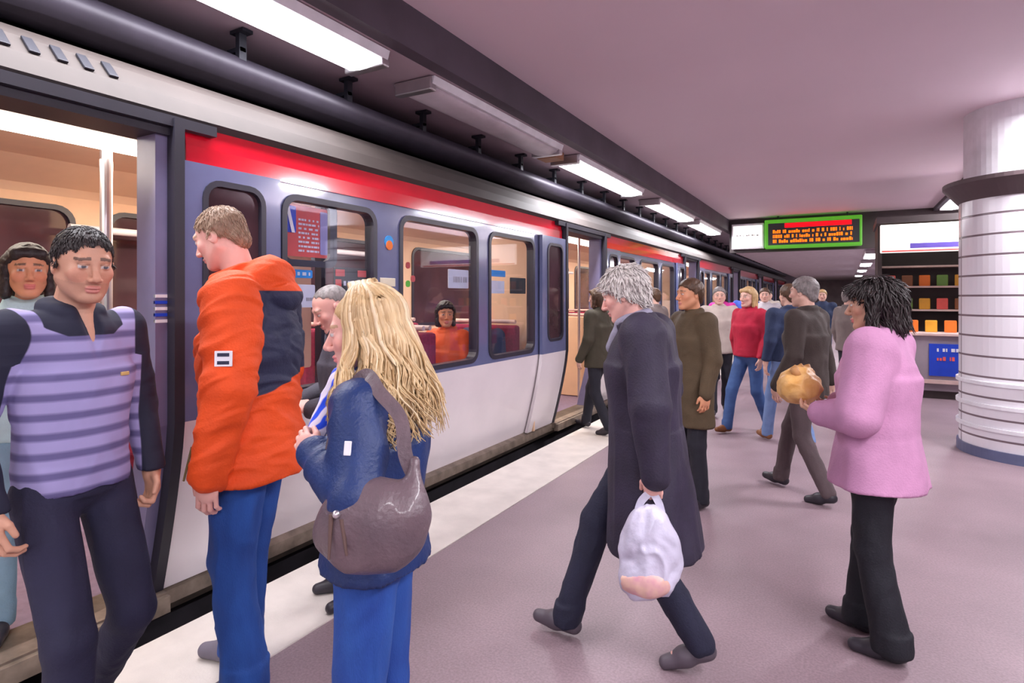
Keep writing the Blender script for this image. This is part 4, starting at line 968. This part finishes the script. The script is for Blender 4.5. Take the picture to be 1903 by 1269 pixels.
bltr = cloth('black_cloth', (.015, .015, .025)); dj = mat('mid_blue_denim', (.06, .13, .33), .8, c2=(.03, .07, .2), vs=8); lj = mat('light_blue_denim', (.2, .3, .55), .8, c2=(.12, .2, .4), vs=8); brtr = cloth('brown_trousers', (.10, .07, .075)); plum = cloth('plum_skirt', (.09, .01, .05))
taupe = cloth('taupe_jacket', (.2, .16, .15)); fuch = cloth('fuchsia_jacket', (.6, .03, .3)); royal = cloth('royal_blue_jacket', (.04, .1, .5)); wht = cloth('pale_grey_shirt', (.6, .56, .6))
far('person in a dark olive coat and black trousers stepping up to the second train door', (-2.52, 6.55, .006), (-.96, .25), 1.68, olive, bltr, brown_hair, 'bob', False, hem=.80, q=1.8, pose=walk)
far('man in a long brown coat standing behind the white-haired man', (-1.02, 4.62, 0), (-.7, -.7), 1.72, brown, bltr, brown_hair, hem=.62, q=1.7, skin='warm')
far('person in a cream coat and dark trousers walking past the train', (-1.50, 8.45, 0), (.25, -.97), 1.72, cream, bltr, grey_hair, hem=.84, pose=walk)
far('blonde woman in a crimson jacket and blue jeans walking towards us', (-.98, 7.42, 0), (-.55, -.83), 1.70, redj, dj, blond, 'bob', False, hem=.92, q=1.9, pose=walk, shoe=mat('brown_boot', (.2, .07, .02), .5))
far('man in a navy jacket and light blue jeans behind the dark brown figure', (-.52, 6.98, 0), (-.6, .8), 1.72, dnavy, lj, brown_hair, hem=.92, q=1.9, pose=walk2, shoe=mat('tan_shoe', (.25, .1, .04), .5))
far('dark brown clad person walking away behind the woman in pink', (-.27, 5.25, 0), (-.9, .4), 1.74, cloth('dark_brown_jacket', (.05, .035, .03)), brtr, grey_hair, hem=.8, q=1.6, pose=walk)
far('person in a taupe jacket near the second train door', (-2.35, 8.3, .006), (-.9, .3), 1.7, taupe, dj, brown_hair)
far('person in a fuchsia jacket far along the train', (-2.0, 11.6, 0), (.1, -1), 1.74, fuch, bltr, dark_hair, 'bob', False, q=3)
far('person in a royal blue jacket far along the train', (-1.75, 12.8, 0), (-.2, -1), 1.78, royal, bltr, brown_hair, q=3, pose=walk)
far('person in a pale grey shirt far along the platform', (-1.2, 11.0, 0), (.1, -1), 1.74, wht, dj, brown_hair, q=3, pose=walk2)
far('person in a brown coat far along the platform', (-.55, 10.5, 0), (.2, -1), 1.68, brown, brtr, dark_hair, q=3)
far('person in a taupe coat by the kiosk', (.05, 9.6, 0), (.8, .6), 1.7, taupe, bltr, grey_hair, q=3)
far('person in a navy coat far down the platform under the departure board', (-.4, 13.6, 0), (0, -1), 1.74, dnavy, dj, blond, q=3)
far('person in a cream coat far down the platform by the train', (-1.6, 15.5, 0), (0, -1), 1.76, cream, dj, dark_hair, q=3, pose=walk)
far('person in an olive coat at the far end of the platform', (-1.0, 18.0, 0), (0, -1), 1.74, olive, bltr, brown_hair, q=3)

# ---- passengers sitting in the train
sit = dict(pel=(0, 0, .60), chest=(0, 0, .93), neck=(0, -.015, 1.12), head=(0, .02, 1.28), sh=[(-.185, -.01, 1.07), (.185, -.01, 1.07)], el=[(-.24, .02, .80), (.24, .02, .80)],
           wr=[(-.16, .22, .70), (.16, .22, .70)], hd=[(.4, 1, -.1), (-.4, 1, -.1)], pn=[(0, 0, -1), (0, 0, -1)], hip=[(-.09, .02, .57), (.09, .02, .57)], kn=[(-.11, .44, .52), (.11, .44, .52)], an=[(-.11, .42, .08), (.11, .42, .08)])
def sitter(label, loc, face, top, hm, kind, male, skin, q=1.6, yaw=0, H=1.75):
    p = dict(sit); p['yaw'] = yaw
    person('person', label, loc, face, H, pose=p, fit=dict(top=top, tro=bltr, thick=.02, hem=.58, tro_top=.68, girth=1.05), hair=dict(kind=kind, mat=hm, male=male, th=.014, len=.05, brow=(.05, .03, .02)), skin=skin, q=q)
orsh = cloth('orange_top', (.85, .12, .02), rough=.7)
sitter('dark-haired woman in an orange top sitting behind the train window', (-3.24, 4.52, .14), (.0, -1), orsh, dark_hair, 'bob', False, 'warm', 1.3, yaw=.75)
sitter('man in a dark coat sitting behind the next train window along', (-3.36, 5.32, .11), (0, -1), dnavy, brown_hair, 'short', True, 'warm', 1.5, yaw=.5)
sitter('passenger in a rust orange top seated on the far side of the carriage', (-4.7, 2.75, .11), (0, 1), cloth('rust_top', (.7, .16, .03)), brown_hair, 'bob', False, 'warm', 1.8, yaw=-1.2)
